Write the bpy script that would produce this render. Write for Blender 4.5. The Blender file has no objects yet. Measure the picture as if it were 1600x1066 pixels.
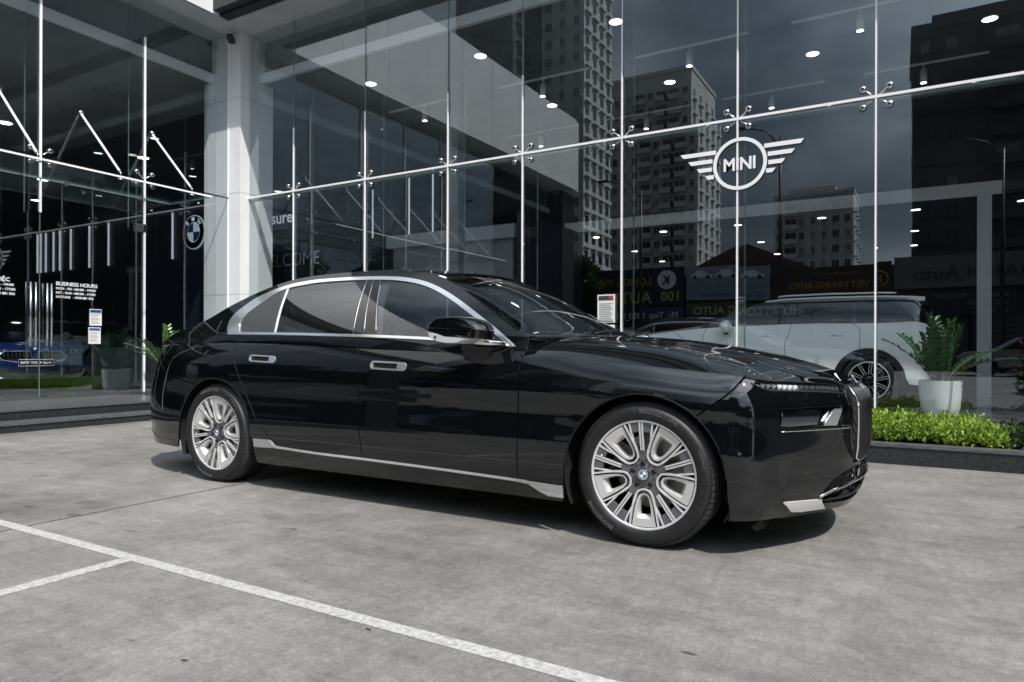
import bpy, bmesh, math, random
import numpy as np
from mathutils import Vector, Matrix
from mathutils.geometry import delaunay_2d_cdt
R = math.radians
random.seed(7); rng = np.random.default_rng(7)
S = bpy.context.scene
# ------------------------------------------------------------------ camera, sky, sun, exposure
cam_d = bpy.data.cameras.new('camera'); cam = bpy.data.objects.new('camera', cam_d)
S.collection.objects.link(cam); S.camera = cam
cam_d.sensor_width = 36; cam_d.lens = 24.0; cam_d.shift_y = .00875; cam_d.clip_start = .05; cam_d.clip_end = 1500
cam.matrix_world = Matrix.Translation((0, 0, .96)) @ Matrix.Rotation(R(30.16), 4, 'Z') @ Matrix.Rotation(R(90), 4, 'X') @ Matrix.Rotation(R(.2), 4, 'Z')
SUN = Vector((.60, -.39, 1.0)).normalized()
wd = bpy.data.worlds.new('World'); S.world = wd; wd.use_nodes = True
nt = wd.node_tree; nt.nodes.clear(); N = nt.nodes.new; Lk = nt.links.new
sky = N('ShaderNodeTexSky'); sky.sky_type = 'NISHITA'; sky.sun_disc = False
sky.sun_elevation = math.asin(SUN.z); sky.sun_rotation = math.atan2(SUN.x, SUN.y); sky.dust_density = 2.0; sky.air_density = 1.0
tc = N('ShaderNodeTexCoord'); mp = N('ShaderNodeMapping'); mp.inputs['Scale'].default_value = (1, 1, 2.2)
n1 = N('ShaderNodeTexNoise'); n1.inputs['Scale'].default_value = 1.7; n1.inputs['Detail'].default_value = 9; n1.inputs['Roughness'].default_value = .55
cr = N('ShaderNodeValToRGB'); cr.color_ramp.elements[0].position = .36; cr.color_ramp.elements[1].position = .58
n2 = N('ShaderNodeTexNoise'); n2.inputs['Scale'].default_value = 3.1; n2.inputs['Detail'].default_value = 7
cr2 = N('ShaderNodeValToRGB'); cr2.color_ramp.elements[0].position = .33; cr2.color_ramp.elements[1].position = .66
cr2.color_ramp.elements[0].color = (3.6, 4.7, 6.2, 1); cr2.color_ramp.elements[1].color = (12.2, 13.4, 15.0, 1)
mx = N('ShaderNodeMixRGB'); bg = N('ShaderNodeBackground'); out = N('ShaderNodeOutputWorld')
hs = N('ShaderNodeHueSaturation'); hs.inputs['Saturation'].default_value = .8; hs.inputs['Value'].default_value = .8
Lk(tc.outputs['Generated'], mp.inputs[0]); Lk(mp.outputs[0], n1.inputs['Vector']); Lk(mp.outputs[0], n2.inputs['Vector'])
Lk(n1.outputs['Fac'], cr.inputs[0]); Lk(n2.outputs['Fac'], cr2.inputs[0]); Lk(cr.outputs[0], mx.inputs[0])
Lk(sky.outputs[0], hs.inputs['Color']); Lk(hs.outputs[0], mx.inputs[1]); Lk(cr2.outputs[0], mx.inputs[2])
# haze and cloud brighten towards the sun
dt = N('ShaderNodeVectorMath'); dt.operation = 'DOT_PRODUCT'; dt.inputs[1].default_value = SUN; Lk(tc.outputs['Generated'], dt.inputs[0])
c0 = N('ShaderNodeMath'); c0.operation = 'MAXIMUM'; c0.inputs[1].default_value = 0; Lk(dt.outputs['Value'], c0.inputs[0])
c1 = N('ShaderNodeMath'); c1.operation = 'POWER'; c1.inputs[1].default_value = 3.5; Lk(c0.outputs[0], c1.inputs[0])
c2 = N('ShaderNodeMath'); c2.operation = 'MULTIPLY_ADD'; c2.inputs[1].default_value = 3.3; c2.inputs[2].default_value = .50; Lk(c1.outputs[0], c2.inputs[0])
ml = N('ShaderNodeMixRGB'); ml.blend_type = 'MULTIPLY'; ml.inputs[0].default_value = 1; Lk(mx.outputs[0], ml.inputs[1]); Lk(c2.outputs[0], ml.inputs[2]); Lk(ml.outputs[0], bg.inputs[0]); Lk(bg.outputs[0], out.inputs[0])
bg.inputs[1].default_value = .080
sd = bpy.data.lights.new('sun', 'SUN'); sd.energy = 5.0; sd.angle = R(.53); sd.color = (1, .955, .89)
so = bpy.data.objects.new('sun', sd); S.collection.objects.link(so); so.rotation_euler = SUN.to_track_quat('Z', 'Y').to_euler(); so.location = (5, -5, 20)
S.view_settings.view_transform = 'Standard'; S.view_settings.look = 'None'; S.view_settings.gamma = 1; S.view_settings.exposure = .16; S.view_settings.use_curve_mapping = False
S.render.engine = 'CYCLES'
try:
    S.cycles.max_bounces = 10; S.cycles.transparent_max_bounces = 24; S.cycles.glossy_bounces = 5; S.cycles.sample_clamp_indirect = 6
except Exception: pass

# ------------------------------------------------------------------ helpers
def link(o, parent=None):
    S.collection.objects.link(o)
    if parent is not None: o.parent = parent
    return o
def tag(o, label=None, cat=None, group=None, kind=None):
    if label: o['label'] = label
    if cat: o['category'] = cat
    if group: o['group'] = group
    if kind: o['kind'] = kind
    return o
def empty(name, loc=(0, 0, 0), rz=0, parent=None):
    o = bpy.data.objects.new(name, None); o.empty_display_size = .1; o.location = loc; o.rotation_euler = (0, 0, rz)
    return link(o, parent)
def mesh(name, v, f, mat, parent=None, smooth=False, normals=None):
    m = bpy.data.meshes.new(name); m.from_pydata([tuple(map(float, p)) for p in v], [], [tuple(map(int, q)) for q in f])
    if mat is not None: m.materials.append(mat)
    if smooth or normals is not None: m.polygons.foreach_set('use_smooth', [True]*len(m.polygons))
    m.update()
    if normals is not None: m.normals_split_custom_set_from_vertices([tuple(map(float, n)) for n in normals])
    return link(bpy.data.objects.new(name, m), parent)
class MB:
    """collects shapes, builds them as one mesh object"""
    def __init__(s): s.v = []; s.f = []; s.sm = []
    def add(s, v, f, smooth=False):
        o = len(s.v); s.v += [tuple(p) for p in v]; s.f += [tuple(i+o for i in q) for q in f]; s.sm += [smooth]*len(f); return s
    def box(s, x0, x1, y0, y1, z0, z1, M=None):
        v = [(x, y, z) for z in (z0, z1) for y in (y0, y1) for x in (x0, x1)]
        if M is not None: v = [tuple(M @ Vector(p)) for p in v]
        return s.add(v, [(0, 2, 3, 1), (4, 5, 7, 6), (0, 1, 5, 4), (2, 6, 7, 3), (0, 4, 6, 2), (1, 3, 7, 5)])
    def tube(s, pts, r, n=8, cap=True, smooth=True):
        pts = [Vector(p) for p in pts]; k = len(pts); rr = r if hasattr(r, '__len__') else [r]*k
        v = []; f = []; prev = None
        for i, p in enumerate(pts):
            d = (pts[min(i+1, k-1)]-pts[max(i-1, 0)]).normalized()
            if prev is None: a = d.orthogonal().normalized()
            else: a = (prev-d*prev.dot(d)).normalized()
            prev = a; b = d.cross(a)
            for j in range(n):
                t = 2*math.pi*j/n; v.append(tuple(p+(a*math.cos(t)+b*math.sin(t))*rr[i]))
        for i in range(k-1):
            for j in range(n): f.append((i*n+j, i*n+(j+1) % n, (i+1)*n+(j+1) % n, (i+1)*n+j))
        if cap: f.append(tuple(range(n))[::-1]); f.append(tuple((k-1)*n+j for j in range(n)))
        return s.add(v, f, smooth)
    def prism(s, poly, w0, w1, fn):
        """poly (a,b) list extruded from w0 to w1; fn(a,b,w)->xyz"""
        n = len(poly); v = [fn(a, b, w0) for a, b in poly]+[fn(a, b, w1) for a, b in poly]
        f = [tuple(range(n)), tuple(range(2*n-1, n-1, -1))]+[(i, i+n, (i+1) % n+n, (i+1) % n) for i in range(n)]
        return s.add(v, f)
    def lathe(s, prof, M, n=48, smooth=True, closed=False):
        """prof (r, w) list turned about the local Z axis of M"""
        k = len(prof); v = []; f = []
        for i, (r, w) in enumerate(prof):
            for j in range(n):
                t = 2*math.pi*j/n; v.append(tuple(M @ Vector((r*math.cos(t), r*math.sin(t), w))))
        for i in range(k-1):
            for j in range(n): f.append((i*n+j, i*n+(j+1) % n, (i+1)*n+(j+1) % n, (i+1)*n+j))
        return s.add(v, f, smooth)
    def build(s, name, mat, parent=None, fix=True, sharp=None):
        m = bpy.data.meshes.new(name); m.from_pydata(s.v, [], s.f)
        if mat is not None: m.materials.append(mat)
        m.polygons.foreach_set('use_smooth', s.sm)
        if fix:
            b = bmesh.new(); b.from_mesh(m); bmesh.ops.recalc_face_normals(b, faces=b.faces)
            if sharp:
                for e in b.edges:
                    if len(e.link_faces) == 2 and e.calc_face_angle(0) > sharp: e.smooth = False
            b.to_mesh(m); b.free()
        m.update()
        return link(bpy.data.objects.new(name, m), parent)
def box(name, x0, x1, y0, y1, z0, z1, mat, parent=None, bevel=0):
    o = MB().box(x0, x1, y0, y1, z0, z1).build(name, mat, parent)
    if bevel:
        b = bmesh.new(); b.from_mesh(o.data); bmesh.ops.bevel(b, geom=b.edges[:], offset=bevel, segments=2, affect='EDGES'); b.to_mesh(o.data); b.free()
    return o
def frame(origin, xd, up):
    x = Vector(xd).normalized(); u = Vector(up).normalized(); n = x.cross(u)
    m = Matrix((x, u, n)).transposed().to_4x4(); m.translation = Vector(origin); return m
_font = {}
def text_mesh(body, size, ex=.001, bold=0.0, space=1.0, align='LEFT'):
    c = bpy.data.curves.new('lettering', 'FONT'); c.body = body; c.size = size; c.extrude = ex; c.offset = bold*size; c.space_character = space; c.resolution_u = 3; c.align_x = align
    o = bpy.data.objects.new('lettering', c); S.collection.objects.link(o)
    bpy.context.view_layer.update()
    m = bpy.data.meshes.new_from_object(o.evaluated_get(bpy.context.evaluated_depsgraph_get()))
    bpy.data.objects.remove(o); return m
def text(name, body, size, M, mat, parent=None, ex=.001, bold=0.0, space=1.0, align='LEFT', sx=1.0):
    m = text_mesh(body, size, ex, bold, space, align); m.transform(M @ Matrix.Scale(sx, 4, (1, 0, 0))); m.materials.clear(); m.materials.append(mat)
    o = bpy.data.objects.new(name, m); return link(o, parent)
def copy_tree(o, parent=None):
    c = o.copy(); S.collection.objects.link(c)
    if parent is not None: c.parent = parent
    for ch in list(o.children): copy_tree(ch, c)
    return c

# ------------------------------------------------------------------ materials
def mat(name, col, rough=.5, metal=0, ior=1.5, coat=0, emit=None, es=1, alpha=None):
    m = bpy.data.materials.new(name); m.use_nodes = True; b = m.node_tree.nodes['Principled BSDF']
    b.inputs['Base Color'].default_value = (*col, 1); b.inputs['Roughness'].default_value = rough; b.inputs['Metallic'].default_value = metal
    b.inputs['IOR'].default_value = ior; b.inputs['Coat Weight'].default_value = coat; b.inputs['Coat Roughness'].default_value = .02
    if emit: b.inputs['Emission Color'].default_value = (*emit, 1); b.inputs['Emission Strength'].default_value = es
    return m
def nodes(m): return m.node_tree.nodes, m.node_tree.links, m.node_tree.nodes['Principled BSDF']
def noisy(m, scale, c0, c1, p0=.35, p1=.65, detail=6, bump=0, bscale=None, coord='Object', stretch=(1, 1, 1), dist=0, rough=None):
    n, l, b = nodes(m); t = n.new('ShaderNodeTexCoord'); mp = n.new('ShaderNodeMapping'); mp.inputs['Scale'].default_value = stretch
    a = n.new('ShaderNodeTexNoise'); a.inputs['Scale'].default_value = scale; a.inputs['Detail'].default_value = detail; a.inputs['Distortion'].default_value = dist
    r = n.new('ShaderNodeValToRGB'); r.color_ramp.elements[0].position = p0; r.color_ramp.elements[1].position = p1
    r.color_ramp.elements[0].color = (*c0, 1); r.color_ramp.elements[1].color = (*c1, 1)
    l.new(t.outputs[coord], mp.inputs[0]); l.new(mp.outputs[0], a.inputs['Vector']); l.new(a.outputs['Fac'], r.inputs[0]); l.new(r.outputs[0], b.inputs['Base Color'])
    if bump:
        bn = n.new('ShaderNodeTexNoise'); bn.inputs['Scale'].default_value = bscale or scale*4; bn.inputs['Detail'].default_value = 4
        bp = n.new('ShaderNodeBump'); bp.inputs['Strength'].default_value = bump; bp.inputs['Distance'].default_value = .01
        l.new(mp.outputs[0], bn.inputs['Vector']); l.new(bn.outputs['Fac'], bp.inputs['Height']); l.new(bp.outputs[0], b.inputs['Normal'])
    return m
def thin_glass(name, tint, f0=.045, gain=1.0, wave=.0, wscale=.6, refl=(1, 1, 1)):
    m = bpy.data.materials.new(name); m.use_nodes = True; n = m.node_tree.nodes; l = m.node_tree.links; n.clear()
    g = n.new('ShaderNodeNewGeometry'); d = n.new('ShaderNodeVectorMath'); d.operation = 'DOT_PRODUCT'
    l.new(g.outputs['Normal'], d.inputs[0]); l.new(g.outputs['Incoming'], d.inputs[1])
    def M(op, a, b=None, clamp=False):
        q = n.new('ShaderNodeMath'); q.operation = op; q.use_clamp = clamp
        for i, s in enumerate((a, b)):
            if s is None: continue
            if isinstance(s, (int, float)): q.inputs[i].default_value = s
            else: l.new(s, q.inputs[i])
        return q.outputs[0]
    c = M('ABSOLUTE', d.outputs['Value']); k = M('POWER', M('SUBTRACT', 1.0, c, True), 5.0)
    F = M('MULTIPLY', M('ADD', M('MULTIPLY', k, 1-f0), f0), gain, True)
    tr = n.new('ShaderNodeBsdfTransparent'); tr.inputs[0].default_value = (*tint, 1); gl = n.new('ShaderNodeBsdfGlossy'); gl.inputs['Roughness'].default_value = 0; gl.inputs['Color'].default_value = (*refl, 1)
    mi = n.new('ShaderNodeMixShader'); o = n.new('ShaderNodeOutputMaterial'); l.new(F, mi.inputs[0]); l.new(tr.outputs[0], mi.inputs[1]); l.new(gl.outputs[0], mi.inputs[2]); l.new(mi.outputs[0], o.inputs[0])
    if wave:
        tc = n.new('ShaderNodeTexCoord'); a = n.new('ShaderNodeTexNoise'); a.inputs['Scale'].default_value = wscale; a.inputs['Detail'].default_value = 1
        bp = n.new('ShaderNodeBump'); bp.inputs['Strength'].default_value = 1; bp.inputs['Distance'].default_value = wave
        l.new(tc.outputs['Object'], a.inputs['Vector']); l.new(a.outputs['Fac'], bp.inputs['Height']); l.new(bp.outputs[0], gl.inputs['Normal'])
    return m
M_ = {}
M_['paint'] = mat('black_paint', (.0022, .0028, .0034), .03, 0, 1.5, .5)
M_['gloss'] = mat('gloss_black', (.003, .003, .003), .06, 0, 1.5, .6)
M_['matte'] = mat('matte_black', (.006, .006, .006), .7)
M_['plastic'] = mat('black_plastic', (.012, .012, .013), .45)
M_['rubber'] = noisy(mat('tyre_rubber', (.014, .014, .015), .55), 30, (.005, .005, .0055), (.011, .011, .012))
M_['chrome'] = mat('satin_chrome', (.88, .89, .90), .11, .9)
M_['chrome2'] = mat('bright_chrome', (.80, .80, .80), .03, 1)
M_['alu'] = mat('machined_aluminium', (.80, .80, .80), .28, .55)
M_['silver'] = mat('silver_wheel_paint', (.62, .615, .60), .28, .45)
M_['grey'] = mat('dark_grey_wheel_paint', (.13, .13, .14), .35, .4)
M_['disc'] = mat('brake_steel', (.28, .27, .26), .35, 1)
M_['carglass'] = thin_glass('car_window_glass', (.26, .29, .30), .11, 1.15, refl=(.95, .97, 1))
M_['screen'] = thin_glass('windscreen_glass', (.34, .38, .38), .06, 1.1)
M_['leather'] = mat('pale_leather', (.32, .31, .29), .5)
M_['white_paint'] = mat('white_paint', (.92, .92, .91), .25, 0, 1.5, .5)
M_['blue_paint'] = mat('blue_paint', (.004, .014, .07), .2, .3, 1.5, 1)
M_['blue'] = mat('badge_blue', (.02, .12, .42), .2); M_['bwhite'] = mat('badge_white', (.8, .8, .8), .3)
M_['facade'] = thin_glass('facade_glass', (.960, .98, .985), .095, 1.0, .0010, .8, refl=(.91, .975, 1.0))
M_['fin'] = thin_glass('glass_fin', (.97, .985, .98), .02, .8)
M_['edge'] = mat('glass_edge', (.14, .17, .17), .25)
M_['rod'] = mat('white_rod', (.80, .80, .82), .35)
M_['steel'] = mat('brushed_steel', (.62, .62, .63), .22, 1)
M_['vinyl'] = mat('white_vinyl', (.80, .80, .82), .5)
M_['clad'] = noisy(mat('white_cladding', (.72, .72, .73), .38), 1.4, (.64, .645, .66), (.71, .71, .71), detail=10, stretch=(1, 1, .25))
M_['satin'] = mat('satin_silver', (.85, .85, .86), .25, .5)
M_['soffit'] = noisy(mat('grey_soffit', (.42, .43, .44), .5), 2, (.40, .41, .42), (.46, .47, .48))
M_['dark'] = mat('dark_cladding', (.012, .014, .017), .4)
M_['navy'] = mat('navy_wall', (.010, .016, .028), .45)
M_['ceiling'] = noisy(mat('ceiling_paint', (.22, .24, .25), .7), 1.2, (.11, .125, .13), (.15, .165, .17))
M_['intdark'] = noisy(mat('interior_dark_wall', (.02, .022, .025), .6), 1, (.009, .013, .016), (.017, .023, .027))
M_['intgrey'] = noisy(mat('interior_grey_wall', (.2, .21, .215), .6), 1.3, (.18, .19, .195), (.24, .25, .255))
M_['floor'] = noisy(mat('showroom_tile', (.2, .2, .205), .12), 2, (.19, .19, .195), (.24, .24, .245))
M_['lamp'] = mat('lamp_light', (1, 1, 1), .5, emit=(1, .98, .95), es=9)
M_['led'] = mat('led_strip', (1, 1, 1), .5, emit=(.85, .9, 1), es=.32)
M_['granite'] = noisy(mat('black_granite', (.02, .021, .024), .22), 90, (.012, .013, .015), (.035, .037, .04), .4, .7, 3)
M_['granitetop'] = noisy(mat('granite_coping', (.08, .083, .088), .3), 60, (.05, .053, .057), (.12, .125, .13), .35, .7, 4, stretch=(.2, 1, 1))
M_['paper'] = mat('paper', (.72, .72, .70), .6); M_['ink'] = mat('print_ink', (.04, .04, .05), .6); M_['inkgrey'] = mat('print_grey', (.25, .25, .27), .6)
M_['red'] = mat('print_red', (.5, .05, .03), .6); M_['inkblue'] = mat('print_blue', (.05, .1, .25), .6)
M_['pot'] = noisy(mat('white_pot', (.74, .74, .72), .45), 3, (.70, .70, .68), (.80, .80, .78), bump=.05)
M_['soil'] = noisy(mat('dark_soil', (.02, .016, .012), .9), 30, (.012, .01, .008), (.035, .028, .02), bump=.5)
def leafmat(name, c0, c1, rough=.4, trans=.25):
    m = mat(name, c0, rough); n, l, b = nodes(m); g = n.new('ShaderNodeObjectInfo'); ge = n.new('ShaderNodeNewGeometry')
    r = n.new('ShaderNodeValToRGB'); r.color_ramp.elements[0].color = (*c0, 1); r.color_ramp.elements[1].color = (*c1, 1); e_ = r.color_ramp.elements.new(.04); e_.color = (*c0, 1); r.color_ramp.elements[0].color = (c0[1]*.9, c0[1]*.55, c0[2], 1); l.new(ge.outputs['Random Per Island'], r.inputs[0]); l.new(r.outputs[0], b.inputs['Base Color'])
    tl = n.new('ShaderNodeBsdfTranslucent'); l.new(r.outputs[0], tl.inputs[0]); mi = n.new('ShaderNodeMixShader'); mi.inputs[0].default_value = trans
    o = [q for q in n if q.type == 'OUTPUT_MATERIAL'][0]; l.new(b.outputs[0], mi.inputs[1]); l.new(tl.outputs[0], mi.inputs[2]); l.new(mi.outputs[0], o.inputs[0]); return m
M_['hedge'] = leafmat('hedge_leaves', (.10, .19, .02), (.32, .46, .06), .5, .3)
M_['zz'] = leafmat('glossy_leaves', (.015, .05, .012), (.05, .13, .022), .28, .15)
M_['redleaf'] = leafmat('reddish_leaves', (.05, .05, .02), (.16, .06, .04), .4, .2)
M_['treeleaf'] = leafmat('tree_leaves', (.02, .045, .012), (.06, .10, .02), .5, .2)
M_['stem'] = mat('green_stem', (.06, .09, .03), .5); M_['bark'] = noisy(mat('bark', (.09, .07, .05), .9), 9, (.06, .045, .03), (.14, .11, .08), bump=.5)
# concrete yard
cm = mat('yard_concrete', (.25, .245, .235), .62); n, l, b = nodes(cm)
def concrete(base_lo, base_hi, cm, extra=True):
    n, l, b = nodes(cm); t = n.new('ShaderNodeTexCoord')
    def noise(sc, det, mapping=None, dist=0, rough=.55):
        a = n.new('ShaderNodeTexNoise'); a.inputs['Scale'].default_value = sc; a.inputs['Detail'].default_value = det; a.inputs['Distortion'].default_value = dist; a.inputs['Roughness'].default_value = rough
        if mapping:
            mp = n.new('ShaderNodeMapping'); mp.inputs['Scale'].default_value = mapping[0]; mp.inputs['Rotation'].default_value = (0, 0, mapping[1]); l.new(t.outputs['Object'], mp.inputs[0]); l.new(mp.outputs[0], a.inputs['Vector'])
        else: l.new(t.outputs['Object'], a.inputs['Vector'])
        return a.outputs['Fac']
    def ramp(s, p0, p1, c0, c1):
        r = n.new('ShaderNodeValToRGB'); r.color_ramp.elements[0].position = p0; r.color_ramp.elements[1].position = p1
        r.color_ramp.elements[0].color = (*c0, 1) if hasattr(c0, '__len__') else (c0, c0, c0, 1); r.color_ramp.elements[1].color = (*c1, 1) if hasattr(c1, '__len__') else (c1, c1, c1, 1); l.new(s, r.inputs[0]); return r.outputs[0]
    def mul(a, c, f=1.0):
        m = n.new('ShaderNodeMixRGB'); m.blend_type = 'MULTIPLY'; m.inputs[0].default_value = f; l.new(a, m.inputs[1]); l.new(c, m.inputs[2]); return m.outputs[0]
    c = ramp(noise(.55, 8, dist=.4), .3, .72, base_lo, base_hi)
    c = mul(c, ramp(noise(2.2, 12, dist=.5, rough=.75), .28, .72, .66, 1.18))
    c = mul(c, ramp(noise(7, 12, ((.25, 1, 1), .35), dist=.3, rough=.8), .30, .70, .70, 1.18))
    c = mul(c, ramp(noise(16, 10, ((1, .3, 1), -.5), dist=.6, rough=.85), .33, .68, .76, 1.14))
    c = mul(c, ramp(noise(34, 10, rough=.85), .36, .64, .74, 1.2))
    c = mul(c, ramp(noise(120, 6, rough=.85), .34, .66, .62, 1.32))
    c = mul(c, ramp(noise(420, 2), .3, .7, .70, 1.25))
    # scattered small dark oil spots
    v = n.new('ShaderNodeTexVoronoi'); v.inputs['Scale'].default_value = 1.25; v.inputs['Randomness'].default_value = 1
    wv = n.new('ShaderNodeTexNoise'); wv.inputs['Scale'].default_value = 9; wv.inputs['Detail'].default_value = 3; ad = n.new('ShaderNodeMixRGB'); ad.blend_type = 'ADD'; ad.inputs[0].default_value = .07
    l.new(t.outputs['Object'], wv.inputs['Vector']); l.new(t.outputs['Object'], ad.inputs[1]); l.new(wv.outputs['Color'], ad.inputs[2]); l.new(ad.outputs[0], v.inputs['Vector'])
    c = mul(c, ramp(v.outputs['Distance'], .035, .06, .45, 1.0), .85)
    def blob(cx_, cy_, rx, ry, wob, lo_, e0, e1, ring=False):
        mp = n.new('ShaderNodeMapping'); mp.inputs['Location'].default_value = (-cx_/rx, -cy_/ry, 0); mp.inputs['Scale'].default_value = (1/rx, 1/ry, 0)
        av = n.new('ShaderNodeMixRGB'); av.blend_type = 'ADD'; av.inputs[0].default_value = wob; l.new(t.outputs['Object'], av.inputs[1]); l.new(wv.outputs['Color'], av.inputs[2]); l.new(av.outputs[0], mp.inputs[0])
        ln = n.new('ShaderNodeVectorMath'); ln.operation = 'LENGTH'; l.new(mp.outputs[0], ln.inputs[0])
        if ring:
            q = n.new('ShaderNodeValToRGB'); q.color_ramp.interpolation = 'EASE'; el = q.color_ramp.elements; el[0].position = e0; el[0].color = (1, 1, 1, 1); el[1].position = e1; el[1].color = (1, 1, 1, 1); k = el.new((e0+e1)/2); k.color = (lo_, lo_, lo_, 1); l.new(ln.outputs['Value'], q.inputs[0]); return q.outputs[0]
        return ramp(ln.outputs['Value'], e0, e1, lo_, 1.0)
    if extra:
        for cx_, cy_, rx, ry, lo_ in ((-4.55, 2.15, .055, .03, .55), (-4.40, 2.39, .10, .06, .72), (-4.12, 2.18, .07, .04, .62), (-3.85, 2.13, .09, .03, .78), (-3.50, 2.14, .06, .025, .68), (-2.80, 2.60, .04, .02, .45), (-1.89, 1.35, .016, .010, .12), (-1.565, 1.815, .018, .009, .10), (-.557, 2.197, .03, .012, .35), (-2.165, 1.351, .018, .006, .4), (-3.1, 2.75, .12, .05, .8), (.3, 3.0, .10, .05, .75), (-5.6, 2.7, .10, .06, .7), (-6.2, 2.2, .06, .04, .6)):
            c = mul(c, blob(cx_-.02, cy_-.02, rx, ry, .04, lo_, .6, 1.05))
        for cx_, cy_, rr_ in ((-1.9, 3.6, 1.6), (-1.7, 3.7, 1.75), (-3.4, 0.2, 2.6), (.9, .9, 2.1)):
            c = mul(c, blob(cx_, cy_, rr_, rr_, .16, 1.16, .93, 1.0, True), .5)
    l.new(c, b.inputs['Base Color'])
    bp = n.new('ShaderNodeBump'); bp.inputs['Strength'].default_value = .35; bp.inputs['Distance'].default_value = .004; l.new(noise(160, 5, rough=.7), bp.inputs['Height']); l.new(bp.outputs[0], b.inputs['Normal'])
    rr = ramp(noise(1.7, 7, dist=1), .3, .7, .48, .75); l.new(rr, b.inputs['Roughness'])
concrete((.160, .155, .147), (.262, .254, .240), cm); M_['concrete'] = cm
pm = mat('worn_road_paint', (.62, .62, .61), .6); n, l, b = nodes(pm)
t = n.new('ShaderNodeTexCoord'); a = n.new('ShaderNodeTexNoise'); a.inputs['Scale'].default_value = 46; a.inputs['Detail'].default_value = 12; a.inputs['Roughness'].default_value = .8
r = n.new('ShaderNodeValToRGB'); r.color_ramp.elements[0].position = .38; r.color_ramp.elements[1].position = .58; r.color_ramp.elements[0].color = (.22, .215, .21, 1); r.color_ramp.elements[1].color = (.43, .43, .42, 1)
l.new(t.outputs['Object'], a.inputs['Vector']); l.new(a.outputs['Fac'], r.inputs[0]); l.new(r.outputs[0], b.inputs['Base Color']); M_['line'] = pm
M_['asphalt'] = noisy(mat('asphalt', (.05, .05, .05), .8), 4, (.04, .04, .04), (.065, .065, .065))
M_['joint'] = mat('joint_dark', (.04, .04, .038), .9)
# perforated sun blind of the quarter window
qm = mat('perforated_blind', (.1, .1, .1), .4); n, l, b = nodes(qm); t = n.new('ShaderNodeTexCoord'); v = n.new('ShaderNodeTexVoronoi'); v.inputs['Scale'].default_value = 62; v.inputs['Randomness'].default_value = 0
mp = n.new('ShaderNodeMapping'); mp.inputs['Rotation'].default_value = (0, R(30), 0); mp.inputs['Scale'].default_value = (1, .001, 1); l.new(t.outputs['Object'], mp.inputs[0]); l.new(mp.outputs[0], v.inputs['Vector'])
r = n.new('ShaderNodeValToRGB'); r.color_ramp.elements[0].position = .38; r.color_ramp.elements[1].position = .46; r.color_ramp.elements[0].color = (.008, .009, .01, 1); r.color_ramp.elements[1].color = (.075, .08, .085, 1)
l.new(v.outputs['Distance'], r.inputs[0]); l.new(r.outputs[0], b.inputs['Base Color']); b.inputs['Coat Weight'].default_value = .5; M_['blind'] = qm

def roundel(name, r, M, parent, letters=True, depth=.004):
    """round blue and white badge; M local z = outward"""
    root = MB().lathe([(0, 0), (r, 0), (r, depth), (0, depth)], M, 40, False).build(name, M_['chrome2'], parent)
    MB().lathe([(r*.60, depth*.9), (r*.60, depth*1.25), (r*.95, depth*1.25), (r*.95, depth*.9)], M, 40, False).build('badge_ring', M_['gloss'], root)
    for q in range(4):
        pts = [(0, 0)]+[(r*.55*math.cos(R(q*90+a)), r*.55*math.sin(R(q*90+a))) for a in range(0, 91, 10)]
        MB().prism(pts, depth*.9, depth*1.3, lambda a, b_, w: tuple(M @ Vector((a, b_, w)))).build('badge_quarter', M_['blue'] if q in (1, 3) else M_['bwhite'], root)
    if letters:
        for ch, an in (('B', 135), ('M', 90), ('W', 45)):
            c = Vector((r*.775*math.cos(R(an)), r*.775*math.sin(R(an)), depth*1.5))
            MM = M @ Matrix.Translation(c) @ Matrix.Rotation(R(an-90), 4, 'Z') @ Matrix.Translation((0, -r*.12, 0))
            text('badge_letter', ch, r*.36, MM, M_['bwhite'], root, ex=depth*.15, bold=.02, align='CENTER')
    return root

def ordinal(k): return ('first', 'second', 'third', 'fourth', 'fifth', 'sixth', 'seventh', 'eighth', 'ninth', 'tenth')[k]
def in_view(x, y, z):
    a = R(30.16); xr = x*math.cos(a)+y*math.sin(a); d = -x*math.sin(a)+y*math.cos(a)
    if d < .1: return None
    u = .5+xr/d*24/36; v = .5-(14/1066)-(z-.96)/d*24/24; return (u, v) if -.03 < u < 1.03 and -.06 < v < 1.05 else None
# ---------------------------------------------------------------- car surface mathematics
class Spl:
    """natural cubic spline through (x, y); y may be a vector"""
    def __init__(s, x, y):
        s.x = np.array(x, float); s.y = np.array(y, float)
        if s.y.ndim == 1: s.y = s.y[:, None]; s.one = True
        else: s.one = False
        n = len(s.x); h = np.diff(s.x); A = np.eye(n); b = np.zeros_like(s.y)
        for i in range(1, n-1):
            A[i, i-1] = h[i-1]; A[i, i] = 2*(h[i-1]+h[i]); A[i, i+1] = h[i]
            b[i] = 6*((s.y[i+1]-s.y[i])/h[i]-(s.y[i]-s.y[i-1])/h[i-1])
        s.m = np.linalg.solve(A, b)
    def __call__(s, q):
        q = np.asarray(q, float); sh = q.shape; q = q.ravel()
        qc = np.clip(q, s.x[0], s.x[-1])
        i = np.clip(np.searchsorted(s.x, qc)-1, 0, len(s.x)-2)
        h = (s.x[i+1]-s.x[i])[:, None]; a = (s.x[i+1]-qc)[:, None]/h; b = (qc-s.x[i])[:, None]/h
        r = a*s.y[i]+b*s.y[i+1]+((a**3-a)*s.m[i]+(b**3-b)*s.m[i+1])*h*h/6
        return r[:, 0].reshape(sh) if s.one else r.reshape(sh+(s.y.shape[1],))
def tab(*p): return Spl([a for a, b in p], [b for a, b in p])
def lin(*p):
    X = [a for a, b in p]; Y = [b for a, b in p]
    return lambda q: np.interp(q, X, Y)
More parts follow.
